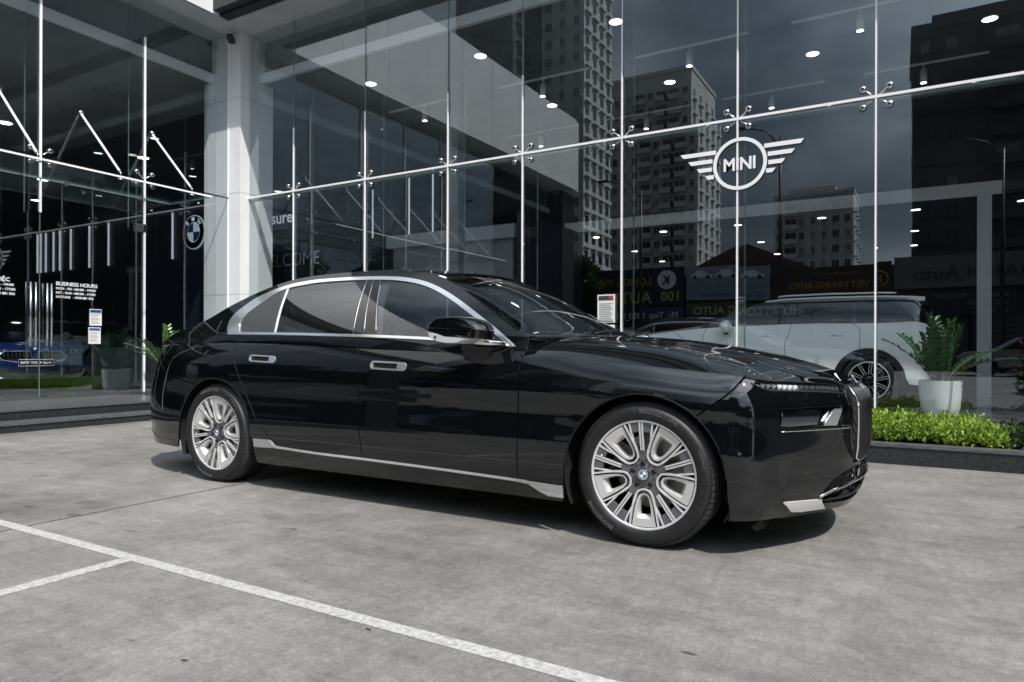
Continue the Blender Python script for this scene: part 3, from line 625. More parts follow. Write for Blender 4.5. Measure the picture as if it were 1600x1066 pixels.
# rear bumper
RB = [(-5.05, .70), (-4.85, .70), (-4.75, .72), (-4.45, .74), (-4.31, .745), (-4.22, .93), (-4.15, Z(-4.15)-.002), (-4.12, Z(-4.12)-.004), (-4.08, .928), (-4.0, .858), (-3.90, .798), (-3.77, .753), (-3.47, .703)]+arcp(-3.21, 121, 180)+[(-3.628, .28), (-3.64, .215)]+[(t_, .215) for t_ in np.linspace(-3.75, -5.05, 16)]
RB = [(-4.11, .90), (-4.08, .88), (-4.0, .845), (-3.90, .798), (-3.77, .753), (-3.47, .703)]+arcp(-3.21, 121, 180)+[(-3.628, .28), (-3.66, .215)]+[(t_, .215) for t_ in np.linspace(-3.75, -5.05, 16)]+[(-5.05, .70), (-4.80, .705), (-4.5, .715), (-4.3, .73), (-4.2, .76)]
panel('rear_bumper', [(side, inset(RB, G))], PA, car, h=.04)
TL = [(-4.2, .775), (-4.3, .745), (-4.5, .73), (-4.8, .72), (-5.05, .715), (-5.05, .80), (-4.8, .805), (-4.5, .82), (-4.3, .85), (-4.16, .90)]
panel('tail_light', [(side, inset(TL, G))], mat('dark_red_lens', (.03, .001, .001), .08, 0, 1.5, 1), car, h=.04)
TR = [(-4.15, .91), (-4.3, .862), (-4.5, .832), (-4.8, .817), (-5.05, .812), (-5.05, Z(-5.05)), (-4.8, Z(-4.8)), (-4.5, Z(-4.5)), (-4.3, Z(-4.3)), (-4.13, Z(-4.13))]
panel('boot_panel', [(side, inset(TR, G))], PA, car, h=.04)
# rear diffuser band
panel('rear_valance', [(side, [(-3.70, .27), (-3.95, .262), (-4.3, .335), (-4.36, .345), (-4.36, .322), (-4.2, .29), (-3.95, .235), (-3.72, .225)])], GL, car, h=.04, off=.003, depth=.006)
# sill
SI = [(-2.79, .347), (-2.765, .20), (-2.75, .178)]+[(x, .176) for x in np.linspace(-2.6, -.43, 24)]+[(-.415, .20), (-.413, .262)]+sill_top[::-1][1:]+[(-2.585, .312), (-2.62, .345)]
panel('sill', [(side, inset(SI, .001))], M_['gloss'], car, h=.04)
wst = .0125
strip = smooth_curve([(-2.62, .350), (-2.59, .335), (-2.56, .312), (-2.50, .3075), (-2.18, .2955), (-1.79, .2915), (-1.24, .2825), (-.70, .2695), (-.62, .2665)], 4)
lo = smooth_curve([(-.66, .2565), (-.70, .257), (-1.24, .270), (-1.79, .279), (-2.18, .283), (-2.50, .293), (-2.565, .295), (-2.60, .315), (-2.635, .335)], 4)
panel('sill_trim', [(side, strip+lo)], CH, car, h=.02, off=.005, depth=.01)
panel('sill_trim', [(side, [(-.70, .2685), (-.53, .265), (-.416, .262), (-.416, .199), (-.502, .199), (-.55, .215), (-.62, .250), (-.69, .2565)])], M_['chrome2'], car, h=.02, off=.0065, depth=.01)
panel('sill_trim', [(side, [(-2.772, .347), (-2.635, .347), (-2.604, .335), (-2.566, .300), (-2.60, .293), (-2.766, .290)])], M_['chrome2'], car, h=.02, off=.0065, depth=.01)
# roof, windscreen, rear window, boot lid, cowl
_cr = lin((-4.1, .012), (-3.8, .03), (-3.5, .05), (-2.9, .055), (-1.9, .055), (-1.45, .035))
def rooff(x, b):
    x = np.asarray(x, float); v = np.asarray(b, float)/.64; zr_ = zr(x); yr = gy(x, zr_)
    xx = x+(1-v*v)*(np.clip((x+1.9)/.45, 0, 1)**2*.10-np.clip((-3.62-x)/.42, 0, 1)**1.3*.345); return np.stack([xx, v*yr, zr_+_cr(x)*(1-v*v)*(1-.0*v)], -1)
hu = lambda P: np.stack([0*P[..., 0], 0*P[..., 1], 0*P[..., 2]+1], -1)
W = .64
def rp(name, x0, x1, m, **k): panel(name, [(rooff, [(x0, -W), (x1, -W), (x1, W), (x0, W)])], m, car, mirror=False, h=.05, hint=hu, **k)
rp('roof', -3.0, -1.455, PA); rp('rear_window', -3.72, -3.004, M_['carglass']); rp('boot_lid', -4.045, -3.726, PA, depth=.03)
_A = Spl(np.linspace(0, 1, len(Aed)), [(x, float(gy(x, z)), z) for x, z in Aed])
def wsf(k, b):
    k = np.asarray(k, float); v = np.asarray(b, float); a = _A(k); q = 1-v*v
    return np.stack([a[..., 0]+q*(.09+.15*k), a[..., 1]*v, a[..., 2]+q*(.030-.022*k)], -1)
wh = lambda P: np.stack([0*P[..., 0]+.6, 0*P[..., 1], 0*P[..., 2]+1], -1)
panel('windscreen', [(wsf, [(.075, -.955), (.93, -.955), (.93, .955), (.075, .955)])], M_['screen'], car, mirror=False, h=.045, hint=wh, off=-.002, depth=.004)
for v0, v1 in ((-1, -.958), (.958, 1)):
    panel('windscreen_edge', [(wsf, [(.0, v0), (1, v0), (1, v1), (.0, v1)])], GL, car, mirror=False, h=.03, hint=wh, depth=.004)
panel('windscreen_header', [(wsf, [(.0, -.956), (.07, -.956), (.07, .956), (.0, .956)])], GL, car, mirror=False, h=.03, hint=wh, depth=.004)
panel('cowl', [(wsf, [(.935, -.956), (1.10, -.90), (1.10, .90), (.935, .956)])], M_['plastic'], car, mirror=False, h=.03, hint=wh, depth=.01)
for y_ in (-.35, .30):
    MB().tube([(-.50, y_, 1.062), (-.56, y_+.35, 1.085), (-.60, y_+.62, 1.10)], .006, 6).build('wiper', M_['plastic'], car)
MB().lathe([(0, .03), (.012, .025), (.022, .008), (.03, 0)], Matrix.Translation((-1.62, 0, 1.512)), 12).build('roof_antenna', PA, car)
# windows
def seg(curve, x0, x1):
    return [p for p in curve if x0 <= p[0] <= x1]
inner = sorted([p for p in c_in if p[0] > -2.98 or p[1] > 1.2], key=lambda p: p[0])
itop = lambda x: float(np.interp(x, [p[0] for p in inner], [p[1] for p in inner]))
divb, divt = (-2.664, 1.070), (-2.729, itop(-2.729)); b1b, b1t = (-1.937, 1.052), (-2.006, itop(-2.006)); b3b, b3t = (-1.744, 1.045), (-1.885, itop(-1.885)); b2b, b2t = (-1.844, 1.048), (-1.949, itop(-1.949))
def topseg(a, b, n=14): return [(x, itop(x)) for x in np.linspace(a, b, n)]
def botseg(a, b, n=10): return [(x, b_up(x)) for x in np.linspace(a, b, n)]
rw = botseg(divb[0]+.010, b1b[0]-.004)+topseg(b1t[0]-.004, divt[0]+.010)
fw = botseg(b3b[0]+.004, -.86)+topseg(-.945, b3t[0]+.004)
fw = botseg(b3b[0]+.004, -.80)+topseg(-.83, b3t[0]+.004, 24)
qw = [(-3.032, 1.078)]+[p for p in c_in if p[0] < divt[0]-.006][1:]+[(divt[0]-.006, itop(divt[0]-.006)), (divb[0]-.006, 1.0725)]
panel('rear_side_window', [(gh, rw)], M_['carglass'], car, h=.04, off=-.003, depth=.004)
panel('front_side_window', [(gh, fw)], M_['carglass'], car, h=.04, off=-.003, depth=.004)
panel('quarter_window', [(gh, qw)], M_['blind'], car, h=.03, off=-.003, depth=.004)
panel('quarter_divider', [(gh, [(divb[0]-.007, 1.070), (divb[0]+.007, 1.070), (divt[0]+.006, divt[1]), (divt[0]-.007, divt[1])])], M_['alu'], car, h=.03, off=.002, depth=.008)
panel('centre_pillar', [(gh, inset([(b1b[0], 1.050), (b2b[0], 1.047), b2t, b1t], .001))], GL, car, h=.03, off=.001, depth=.008)
panel('centre_pillar', [(gh, inset([(b2b[0], 1.047), (b3b[0], 1.043), b3t, b2t], .002))], GL, car, h=.03, off=.001, depth=.008)
for p, q, r_ in ((b1b, b1t, .003), (b2b, b2t, .0025), (b3b, b3t, .003)):
    for s in (1, -1): MB().tube([tuple(gh(p[0]+(q[0]-p[0])*i/8, p[1]+(q[1]-p[1])*i/8)*np.array((1, s, 1))+np.array((0, -.003*s, 0))) for i in range(9)], r_, 6).build('pillar_seal', mat('seal_grey', (.25, .26, .27), .3, .8), car)
# mirrors
def ellips(mb, c, r, n=16, m=10, fx=None):
    v = []; f = []
    for i in range(m+1):
        a = -math.pi/2+math.pi*i/m
        for j in range(n):
            b_ = 2*math.pi*j/n; p = [c[0]+r[0]*math.cos(a)*math.cos(b_), c[1]+r[1]*math.cos(a)*math.sin(b_), c[2]+r[2]*math.sin(a)]; v.append(tuple(fx(p) if fx else p))
    for i in range(m):
        for j in range(n): f.append((i*n+j, i*n+(j+1) % n, (i+1)*n+(j+1) % n, (i+1)*n+j))
    mb.add(v, f, True)
for s in (1, -1):
    # outline of housing looked at from the side in (x,z); near side outer face at y=-1.05
    def shell(y0, y1, prof, name, m_, par, top=True):
        # prof: list of (x, z) ; loft shrinking toward inner/outer
        secs = [(0, .80), (.10, .93), (.3, 1.0), (.7, 1.0), (.9, .93), (1, .80)]
        c = np.mean(prof, 0); v = []; f = []; n_ = len(prof)
        for k, sc in secs:
            y = y0+(y1-y0)*k
            for x, z in prof: v.append(((c[0]+(x-c[0])*sc)+(.0+.04*(k-.3)), y*s, c[1]+(z-c[1])*sc))
        for i in range(len(secs)-1):
            for j in range(n_): f.append((i*n_+j, i*n_+(j+1) % n_, (i+1)*n_+(j+1) % n_, (i+1)*n_+j))
        f.append(tuple(range(n_))); f.append(tuple((len(secs)-1)*n_+j for j in range(n_)))
        return MB().add(v, f, True).build(name, m_, par, sharp=R(40))
    y0, y1 = -1.10, -.955
    top = smooth_curve([(-1.205, 1.084), (-1.190, 1.102), (-1.148, 1.130), (-1.085, 1.141), (-.99, 1.140), (-.905, 1.122), (-.862, 1.095), (-.842, 1.066)], 4)
    mid = [(-1.204, 1.082), (-.842, 1.064), (-.846, 1.018), (-1.203, 1.064)]
    low = [(-1.201, 1.062), (-1.185, 1.027), (-1.128, 1.004), (-1.06, .993), (-.967, .992), (-.925, 1.008), (-.90, 1.022), (-1.082, 1.034), (-1.126, 1.050), (-1.161, 1.059)]
    mr = shell(y0, y1, resample(top+[(-1.02, 1.074)], .02), 'door_mirror', PA, car); shell(y0+.006, y1, resample(mid, .02), 'mirror_band', GL, mr); shell(y0+.003, y1, resample(low, .012), 'mirror_base', M_['satin'], mr)
    MB().lathe([(0, .006), (.006, .006), (.008, 0)], Matrix.Translation((-1.134, (y0+.002)*s, 1.030)) @ Vector((0, -s, 0)).to_track_quat('Z', 'Y').to_matrix().to_4x4(), 12).build('mirror_camera', M_['matte'], mr)
    MB().tube([(-.98, -1.0*s, 1.012), (-.90, -.95*s, 1.0), (-.80, -.90*s, .992)], [.022, .018, .012], 8).build('mirror_arm', M_['chrome2'], mr)
panel('mirror_sail', [(gh, [(-.975, 1.088), (-.885, 1.034), (-.80, .99), (-.96, 1.004)])], M_['plastic'], car, h=.03, off=.001, depth=.006)
# inner hull
hull = MB().box(-4.28, -3.64, -.70, .70, .25, .92).box(-3.64, -2.76, -.60, .60, .25, .95).box(-2.76, -.44, -.86, .86, .20, .42).box(-.44, .44, -.60, .60, .25, .93).box(.44, .70, -.62, .62, .22, .72)
for s in (1, -1):
    hull.box(-2.72, -.46, min(s*.86, s*.885), max(s*.86, s*.885), .20, .86); hull.box(.45, .56, min(s*.60, s*.80), max(s*.60, s*.80), .22, .72); hull.box(-3.9, -3.65, min(s*.6, s*.82), max(s*.6, s*.82), .25, .9)
hull.build('underbody', M_['matte'], car)
core = [(.44, -.74), (.53, -.74), (.58, -.66), (.68, -.50), (.78, -.34), (.81, 0)]; core = core+[(x, -y) for x, y in core[::-1][1:]]
MB().prism(core, .19, .74, lambda a, b_, w: (a, b_, w)).build('bumper_core', M_['matte'], car)
core = [(.5, -.86), (.62, -.72), (.76, -.50), (.84, -.25), (.855, 0)]; core = core+[(x, -y) for x, y in core[::-1][1:]]
MB().prism(core, .178, .20, lambda a, b_, w: (a, b_, w)).build('bumper_floor', M_['matte'], car)
for cx in (0, -3.21):
    for s in (1, -1):
        mb = MB(); pr = [(.425, -.935), (.425, -.62), (.0, -.62)]; M0 = Matrix.Translation((cx, 0, .345)) @ Matrix.Rotation(R(90), 4, 'X')
        v = []; f = []; n_ = 28
        for i in range(n_+1):
            a = R(-25+230*i/n_)
            for r_, y_ in pr: v.append((cx+r_*math.cos(a), y_*s, .345+r_*math.sin(a)))
        for i in range(n_):
            for j in range(2): f.append((i*3+j, i*3+j+1, (i+1)*3+j+1, (i+1)*3+j))
        mb.add(v, f).build('wheel_arch_liner', M_['matte'], car)
        # arch lip edge, thin rolled flange
        lip = MB(); pts = []
        for i in range(37):
            a = 4+172*i/36; x_ = cx+.407*math.cos(R(a)); z_ = .342+.407*math.sin(R(a)); p = side(x_, z_); pts.append((p[0], (p[1]+.004)*s, p[2]))
        lip.tube(pts, .0042, 6).build('arch_lip', PA, car)
# cabin
dash = MB().box(-1.02, -.55, -.78, .78, .45, .965).box(-1.06, -.9, -.5, .62, .93, 1.0); dash.build('dashboard', M_['plastic'], car)
MB().tube([(-1.16+.0*math.cos(a), .38+.18*math.cos(a), .93+.17*math.sin(a)) for a in [2*math.pi*i/24 for i in range(25)]], .014, 8).build('steering_wheel', M_['plastic'], car)
def seat(x, y):
    b = MB(); ellips(b, (x, y, .56), (.27, .25, .10)); ellips(b, (x-.27, y, .88), (.10, .25, .36), fx=lambda p: [p[0]-(p[2]-.6)*.28, p[1], p[2]]); ellips(b, (x-.42, y, 1.27), (.055, .13, .095)); b.build('seat', M_['leather'], car)
for x, y in ((-1.45, .38), (-1.45, -.38), (-2.5, .38), (-2.5, -.38)): seat(x, y)
MB().box(-3.3, -3.0, -.62, .62, .95, 1.0).box(-3.7, -3.0, -.6, .6, .93, .95).build('parcel_shelf', M_['plastic'], car)
pcm = mat('pillar_cloth', (.50, .50, .49), .8)
for s_ in (1, -1):
    ch = MB(); v = []; f = []
    for q in range(10):
        z = 1.0+.40*q/9; xc_ = -1.75-.13*q/9; wd_ = .022+.03*max(0, (q-5)/4)**2
        for dx, dy in ((-wd_, .03), (wd_, .03), (wd_, .055), (-wd_, .055)): v.append((xc_+dx, s_*(-float(gy(xc_, z))+dy), z))
    for q in range(9):
        for k in range(4): f.append((q*4+k, q*4+(k+1) % 4, q*4+4+(k+1) % 4, q*4+4+k))
    ch.add(v, f).build('inner_pillar', pcm, car)

# ------------------------------------------------------------------ wheels
def spoke_prism(mb, poly, d0, d1, ang, fx=None):
    ca, sa = math.cos(ang), math.sin(ang)
    def f(a, b_, w):
        ww = w(a, b_) if callable(w) else w
        # a sideways, b radial (up at ang=90deg)
        return (b_*ca+a*sa, b_*sa-a*ca, ww)
    n = len(poly); v = [f(a, b_, d0) for a, b_ in poly]+[f(a, b_, d1) for a, b_ in poly]
    mb.add(v, [tuple(range(n)), tuple(range(2*n-1, n-1, -1))]+[(i, i+n, (i+1) % n+n, (i+1) % n) for i in range(n)])
def ribbon(pts, w):
    """closed polygon strips (quads) around a polyline of half width w (list or number)"""
    P = [np.array(p, float) for p in pts]; L = []; Rr = []
    for i, p in enumerate(P):
        d = P[min(i+1, len(P)-1)]-P[max(i-1, 0)]; d /= np.linalg.norm(d); nn = np.array((-d[1], d[0])); ww = w[i] if hasattr(w, '__len__') else w
        L.append(p+nn*ww); Rr.append(p-nn*ww)
    return [[tuple(L[i]), tuple(L[i+1]), tuple(Rr[i+1]), tuple(Rr[i])] for i in range(len(P)-1)]
def strip_mesh(mb, pts, w, top, bot, ang):
    P = [np.array(p, float) for p in pts]; v = []; f = []; k = len(P); ca, sa = math.cos(ang), math.sin(ang)
    for i, p in enumerate(P):
        d = P[min(i+1, k-1)]-P[max(i-1, 0)]; d /= np.linalg.norm(d); nn = np.array((-d[1], d[0])); ww = w[i] if hasattr(w, '__len__') else w
        z1 = top(np.linalg.norm(p)); z0 = bot(np.linalg.norm(p))
        for q, z in ((p+nn*ww, z0), (p+nn*ww*.86, z1), (p-nn*ww*.86, z1), (p-nn*ww, z0)): v.append((q[1]*ca+q[0]*sa, q[1]*sa-q[0]*ca, z))
    for i in range(k-1):
        for j in range(3): f.append((i*4+j, i*4+j+1, (i+1)*4+j+1, (i+1)*4+j))
    f.append((0, 1, 2, 3)); f.append(tuple((k-1)*4+j for j in range(4)))
    mb.add(v, f)
topz = lambda r: float(np.interp(r, [0, .05, .10, .16, .22, .27], [-.030, -.030, -.026, -.018, -.012, -.010]))   # face of the wheel
def make_wheel(rot):
    """local: z = outward face, xy = wheel plane"""
    w = MB().lathe([(.262, -.012), (.255, -.03), (.245, -.05), (.238, -.20), (.06, -.21), (.0, -.21)], Matrix(), 64).build('wheel', M_['plastic'])
    b = MB(); prof = [(.2625, -.03), (.268, -.006), (.276, .0), (.296, .004), (.316, .003), (.326, -.001), (.333, -.008), (.337, -.016), (.345, -.026), (.3535, -.042), (.3580, -.058), (.3598, -.075)]
    for g in (.095, .135, .175): prof += [(.3602, -g+.006), (.3545, -g+.004), (.3545, -g-.004), (.3602, -g-.006)]
    prof += [(.3600, -.205), (.357, -.23), (.345, -.25), (.30, -.262), (.262, -.25)]
    b.lathe(prof, Matrix(), 96).build('tyre', M_['rubber'], w, sharp=R(35))
    b = MB()      # shoulder blocks and sidewall ribs
    for k in range(72):
        a = 2*math.pi*k/72; M0 = Matrix.Rotation(a, 4, 'Z'); v = []
        for r_, z_ in ((.3365, -.0135), (.3455, -.026), (.3540, -.042), (.3600, -.082)):
            for da in (-.0370, .0370): v.append(tuple(M0 @ Vector(((r_+.0022)*math.cos(da), (r_+.0022)*math.sin(da), z_+.0012))))
        b.add(v, [(0, 1, 3, 2), (2, 3, 5, 4), (4, 5, 7, 6), (0, 1, 1, 0)][:3])
    b.build('tread_blocks', mat('lightened_tread_rubber', (.030, .030, .031), .6), w)  # blocks lightened against the tyre so the gaps between them read as shaded
    b = MB()
    for k in range(60):
        if k % 20 > 11: continue
        a = 2*math.pi*k/60+.9; M0 = Matrix.Rotation(a, 4, 'Z'); b.box(.298, .318, -.0022, .0022, .003, .0052, M0)
    b.build('sidewall_ribs', M_['rubber'], w)
    # lettering on the sidewall
    def arc_text(body, size, r0, a0, m_, bold=.01):
        me = text_mesh(body, size, .0006, bold, 1.05); k = len(me.vertices); co = np.empty(k*3); me.vertices.foreach_get('co', co); co = co.reshape(-1, 3)
        an = a0-co[:, 0]/r0; rr = r0+co[:, 1]-size*.35; co2 = np.stack([rr*np.cos(an), rr*np.sin(an), co[:, 2]+.0048], 1); me.vertices.foreach_set('co', co2.ravel()); me.materials.clear(); me.materials.append(m_)
        link(bpy.data.objects.new('lettering', me), w)
    lt = mat('tyre_lettering', (.10, .10, .105), .4)
    arc_text('BRIDGESTONE', .030, .313, R(92), lt, .012); arc_text('BRIDGESTONE', .026, .313, R(-118), lt, .012); arc_text('TURANZA', .020, .313, R(28), lt, .01)
    # rim outer ring
    MB().lathe([(.2555, -.030), (.2570, -.011), (.2600, -.0085), (.2665, -.0085), (.2690, -.012), (.2660, -.028)], Matrix(), 96).build('rim_edge', M_['alu'], w, sharp=R(40))
    MB().lathe([(.0, -.150), (.185, -.150), (.188, -.165), (.06, -.165)], Matrix(), 48).build('brake_disc', M_['disc'], w, sharp=R(30))
    cal = MB(); cal.box(.085, .195, -.085, .085, -.152, -.105, Matrix.Rotation(R(160), 4, 'Z')); cal.build('brake_caliper', M_['grey'], w)
    for k in range(5):
        A = R(270+72*k)+rot
        # bright U line
        U = [(-.074, .2560), (-.0665, .205), (-.0575, .158), (-.0475, .115), (-.034, .088), (-.018, .0765), (0, .073), (.018, .0765), (.034, .088), (.0475, .115), (.0575, .158), (.0665, .205), (.074, .2560)]
        U = smooth_curve(U, 3); hw = [.0062 if q[1] < .2 else .0062-.0*(q[1]-.2) for q in U]
        b = MB(); strip_mesh(b, U, .0047, lambda r: topz(r), lambda r: topz(r)-.022, A); u = b.build('loop_spoke', M_['alu'], w)
        # silver leaf with slot
        b = MB(); ca, sa = math.cos(A), math.sin(A)
        f3 = lambda a, b_, z: (b_*ca+a*sa, b_*sa-a*ca, z)
        outer = [(-.0605, .2465), (-.034, .2515), (0, .253), (.034, .2515), (.0605, .2465), (.053, .200), (.0445, .155), (.034, .120), (.021, .098), (0, .090), (-.021, .098), (-.034, .120), (-.0445, .155), (-.053, .200)]
        mid_ = [(-.036, .212), (-.02, .214), (0, .214), (.02, .214), (.036, .212), (.036, .190), (.0325, .155), (.026, .125), (.016, .106), (0, .100), (-.016, .106), (-.026, .125), (-.0325, .155), (-.036, .190)]
        inn = [(-.026, .197), (-.014, .198), (0, .198), (.014, .198), (.026, .197), (.028, .183), (.026, .155), (.021, .13), (.012, .112), (0, .108), (-.012, .112), (-.021, .13), (-.026, .155), (-.028, .183)]
        n_ = 14; v = [f3(a, b_, topz(b_)-.0035) for a, b_ in outer]+[f3(a, b_, topz(b_)-.006) for a, b_ in mid_]+[f3(a, b_, topz(b_)-.028) for a, b_ in inn]+[f3(a, b_, topz(b_)-.050) for a, b_ in inn]
        f = [(q*n_+i, q*n_+(i+1) % n_, (q+1)*n_+(i+1) % n_, (q+1)*n_+i) for q in range(3) for i in range(n_)]
        b.add(v, f).build('silver_blade', M_['silver'], w)
        # double spoke between the loops
        A2 = A+R(36)+R(0); sw = .0
        b = MB()
        for sx in (-1, 1):
            L_ = [(sx*.0065, .258), (sx*.0065, .20), (sx*.006, .15), (sx*.0055, .118)]
            strip_mesh(b, L_, .0042, lambda r: topz(r)+.001, lambda r: topz(r)-.02, A2)
            # edge line of the cap
            strip_mesh(b, [(sx*.060, .2505), (sx*.053, .215), (sx*.0485, .190)], .0048, lambda r: topz(r), lambda r: topz(r)-.02, A2)
            strip_mesh(b, [(sx*.0485, .190), (sx*.0425, .150), (sx*.032, .112), (sx*.020, .082)], [.0048, .0038, .0028, .0014], lambda r: topz(r)-.002, lambda r: topz(r)-.02, A2)
        b.build('double_spoke', M_['alu'], w)
        b = MB(); ca2, sa2 = math.cos(A2), math.sin(A2); g3 = lambda a, b_, z: (b_*ca2+a*sa2, b_*sa2-a*ca2, z)
        for sx in (-1, 1):
            q = [(sx*.0105, .2565), (sx*.055, .2510), (sx*.049, .220), (sx*.0465, .204), (sx*.0105, .209)]
            b.prism(q, -.003, -.02, lambda a, b_, w_: g3(a, b_, topz(b_)+w_))
        b.prism([(-.0105, .21), (.0105, .21), (.011, .118), (.017, .080), (.021, .045), (-.021, .045), (-.017, .080), (-.011, .118)], -.005, -.03, lambda a, b_, w_: g3(a, b_, topz(b_)+w_))
        b.prism([(-.0105, .2565), (.0105, .2565), (.0105, .21), (-.0105, .21)], -.005, -.03, lambda a, b_, w_: g3(a, b_, topz(b_)+w_))
        b.prism([(.011, .118), (.017, .080), (.030, .062), (.030, .085), (.024, .100)], -.006, -.03, lambda a, b_, w_: g3(a, b_, topz(b_)+w_))
        b.prism([(-.011, .118), (-.017, .080), (-.030, .062), (-.030, .085), (-.024, .100)], -.006, -.03, lambda a, b_, w_: g3(a, b_, topz(b_)+w_))
        b.build('spoke_cap', M_['grey'], w)
        c = Vector((.0565*ca2, .0565*sa2, 0)); MB().lathe([(0, -.0275), (.0125, -.0275), (.0128, -.034)], Matrix.Translation(c) @ Matrix.Translation((0, 0, .0)), 14).build('lug_hole', M_['matte'], w)
        MB().lathe([(0, -.028), (.0035, -.028), (.004, -.033)], Matrix.Translation((.055*math.cos(A), .055*math.sin(A), 0)), 8).build('hub_dimple', M_['matte'], w)
    MB().lathe([(.0, -.032), (.062, -.0335), (.075, -.042), (.080, -.07), (.08, -.15)], Matrix(), 40).build('hub', M_['grey'], w, sharp=R(40))
    MB().lathe([(.030, -.033), (.030, -.027), (.0275, -.024), (.0, -.024)], Matrix(), 32).build('centre_cap', M_['gloss'], w)
    dep = .002; Mr = Matrix.Translation((0, 0, -.024))
    MB().lathe([(0, .0), (.0265, 0), (.0265, dep), (0, dep)], Mr, 32, False).build('cap_ring', M_['chrome2'], w)
    for q in range(4):
        pts = [(0, 0)]+[(.0155*math.cos(R(q*90+a)+rot), .0155*math.sin(R(q*90+a)+rot)) for a in range(0, 91, 15)]
        MB().prism(pts, dep*.9, dep*1.3, lambda a, b_, ww: (a, b_, ww-.024)).build('badge_quarter', M_['blue'] if q in (1, 3) else M_['bwhite'], w)
    MB().tube([(.232*math.cos(R(160)), .232*math.sin(R(160)), -.05), (.228*math.cos(R(160)), .228*math.sin(R(160)), -.012)], .004, 8).build('valve', M_['alu'], w)
    return w
def place_wheel(w, x, s):
    w.parent = car; f = frame((x, -.953*s, .3535), (s, 0, 0), (0, 0, 1)); w.matrix_local = f
wf = make_wheel(R(2)); place_wheel(wf, 0, 1)
for x, s, rt in ((-3.215, 1, 25), (0, -1, 0), (-3.215, -1, 10)):
    c = copy_tree(wf, car); f = frame((x, -.953*s, .3535), (s, 0, 0), (0, 0, 1)); c.matrix_local = f @ Matrix.Rotation(R(rt), 4, 'Z')
MB().prism([(.0, .02), (.03, .0), (.07, .035), (.05, .06)], -.55, -.75, lambda a, b_, w: (.47+a, w, .10+b_)).build('air_deflector', M_['plastic'], car)

# ================================================================== setting
YG, XG, ZT, ZS, ZF = 8.16, -10.5, 3.645, 6.54, .26
def sheet(name, x0, x1, y0, y1, z, m, kind='structure', th=0):
    o = mesh(name, [(x0, y0, z), (x1, y0, z), (x1, y1, z), (x0, y1, z)], [(0, 1, 2, 3)], m); return tag(o, kind=kind)
sheet('ground', -400, 400, -500, 300, -.012, M_['asphalt'])
sheet('yard', -40, 30, -19, 8.2, 0, M_['concrete'])
lo_ = [((-30, 1.80), (12, 1.862)), ((-3.105, -4), (-3.03, 1.797)), ((-5.9, -4), (-5.83, 1.797)), ((-.35, -6), (-.28, -4.0))]
for (x0, y0), (x1, y1) in lo_[:3]:
    tag(box('parking_line', x0, x1, y0, y1, .001, .004, M_['line']), kind='structure')
jb = MB()
for x in (-4.108, -8.6, .9, 5.4): jb.box(x-.0035, x+.0035, -19, 6.6, .0, .0025)
for y in (-2.2, -6.7): jb.box(-40, 30, y-.0035, y+.0035, .0, .0022)
tag(jb.build('yard_joint', M_['joint']), kind='structure')

# ---------------------------------------------------------------- showroom building
bld = tag(empty('showroom_building', (XG, YG, 0)), 'two storey car showroom with tall frameless glass walls, white corner column and grey soffit', 'building')
bld_off = Vector((XG, YG, 0))
def bp(o, par=bld):          # hang a world-space mesh under the building without moving it
    o.parent = par; o.matrix_parent_inverse = Matrix.Translation(-bld_off) if par is bld else Matrix(); return o
def bbox(name, x0, x1, y0, y1, z0, z1, m, bevel=0): return bp(box(name, x0, x1, y0, y1, z0, z1, m, bevel=bevel))
# glass panes, right wall
xs = [-10.17, -9.035, -7.432, -5.832, -4.579, -3.14, -1.723, -.306, 1.12, 2.55, 4.0, 5.45]
def pane(x0, x1, y0, y1, z0, z1, m, tilt=(0, 0)):
    c = Vector(((x0+x1)/2, (y0+y1)/2, (z0+z1)/2)); o = box('glass_pane', x0-c.x, x1-c.x, y0-c.y, y1-c.y, z0-c.z, z1-c.z, m)
    o.matrix_world = Matrix.Translation(c) @ Matrix.Rotation(tilt[0], 4, 'X') @ Matrix.Rotation(tilt[1], 4, 'Z')
    o.parent = bld; o.matrix_parent_inverse = Matrix.Translation(-bld_off); return o
rg = random.Random(3)
for i in range(len(xs)-1):
    a, b = xs[i]+.006, xs[i+1]-.006
    for z0, z1 in ((ZF+.02, ZT-.006), (ZT+.006, ZS-.004)):
        up_ = z0 > 2
        pane(a, b, YG, YG+.012, z0, z1, M_['facade'], (R(rg.uniform(-.14, .14)+(.15 if up_ else 0)), R(rg.uniform(-.22, .22))))
ys = [-5.2, -3.7, -2.2, -.7, .55, 2.0, 3.44, 4.928, 6.432, 7.97]
for i in range(len(ys)-1):
    a, b = ys[i]+.006, ys[i+1]-.006
    door = ys[i] in (3.44, 4.928)
    for z0, z1 in (((ZF+.02, 2.86), (2.872, ZT-.006), (ZT+.006, ZS-.004)) if door else ((ZF+.02, ZT-.006), (ZT+.006, ZS-.004))):
        pane(XG-.012, XG, a, b, z0, z1, M_['facade'], (R(rg.uniform(-.05, .05)), R(rg.uniform(-.07, .07))))
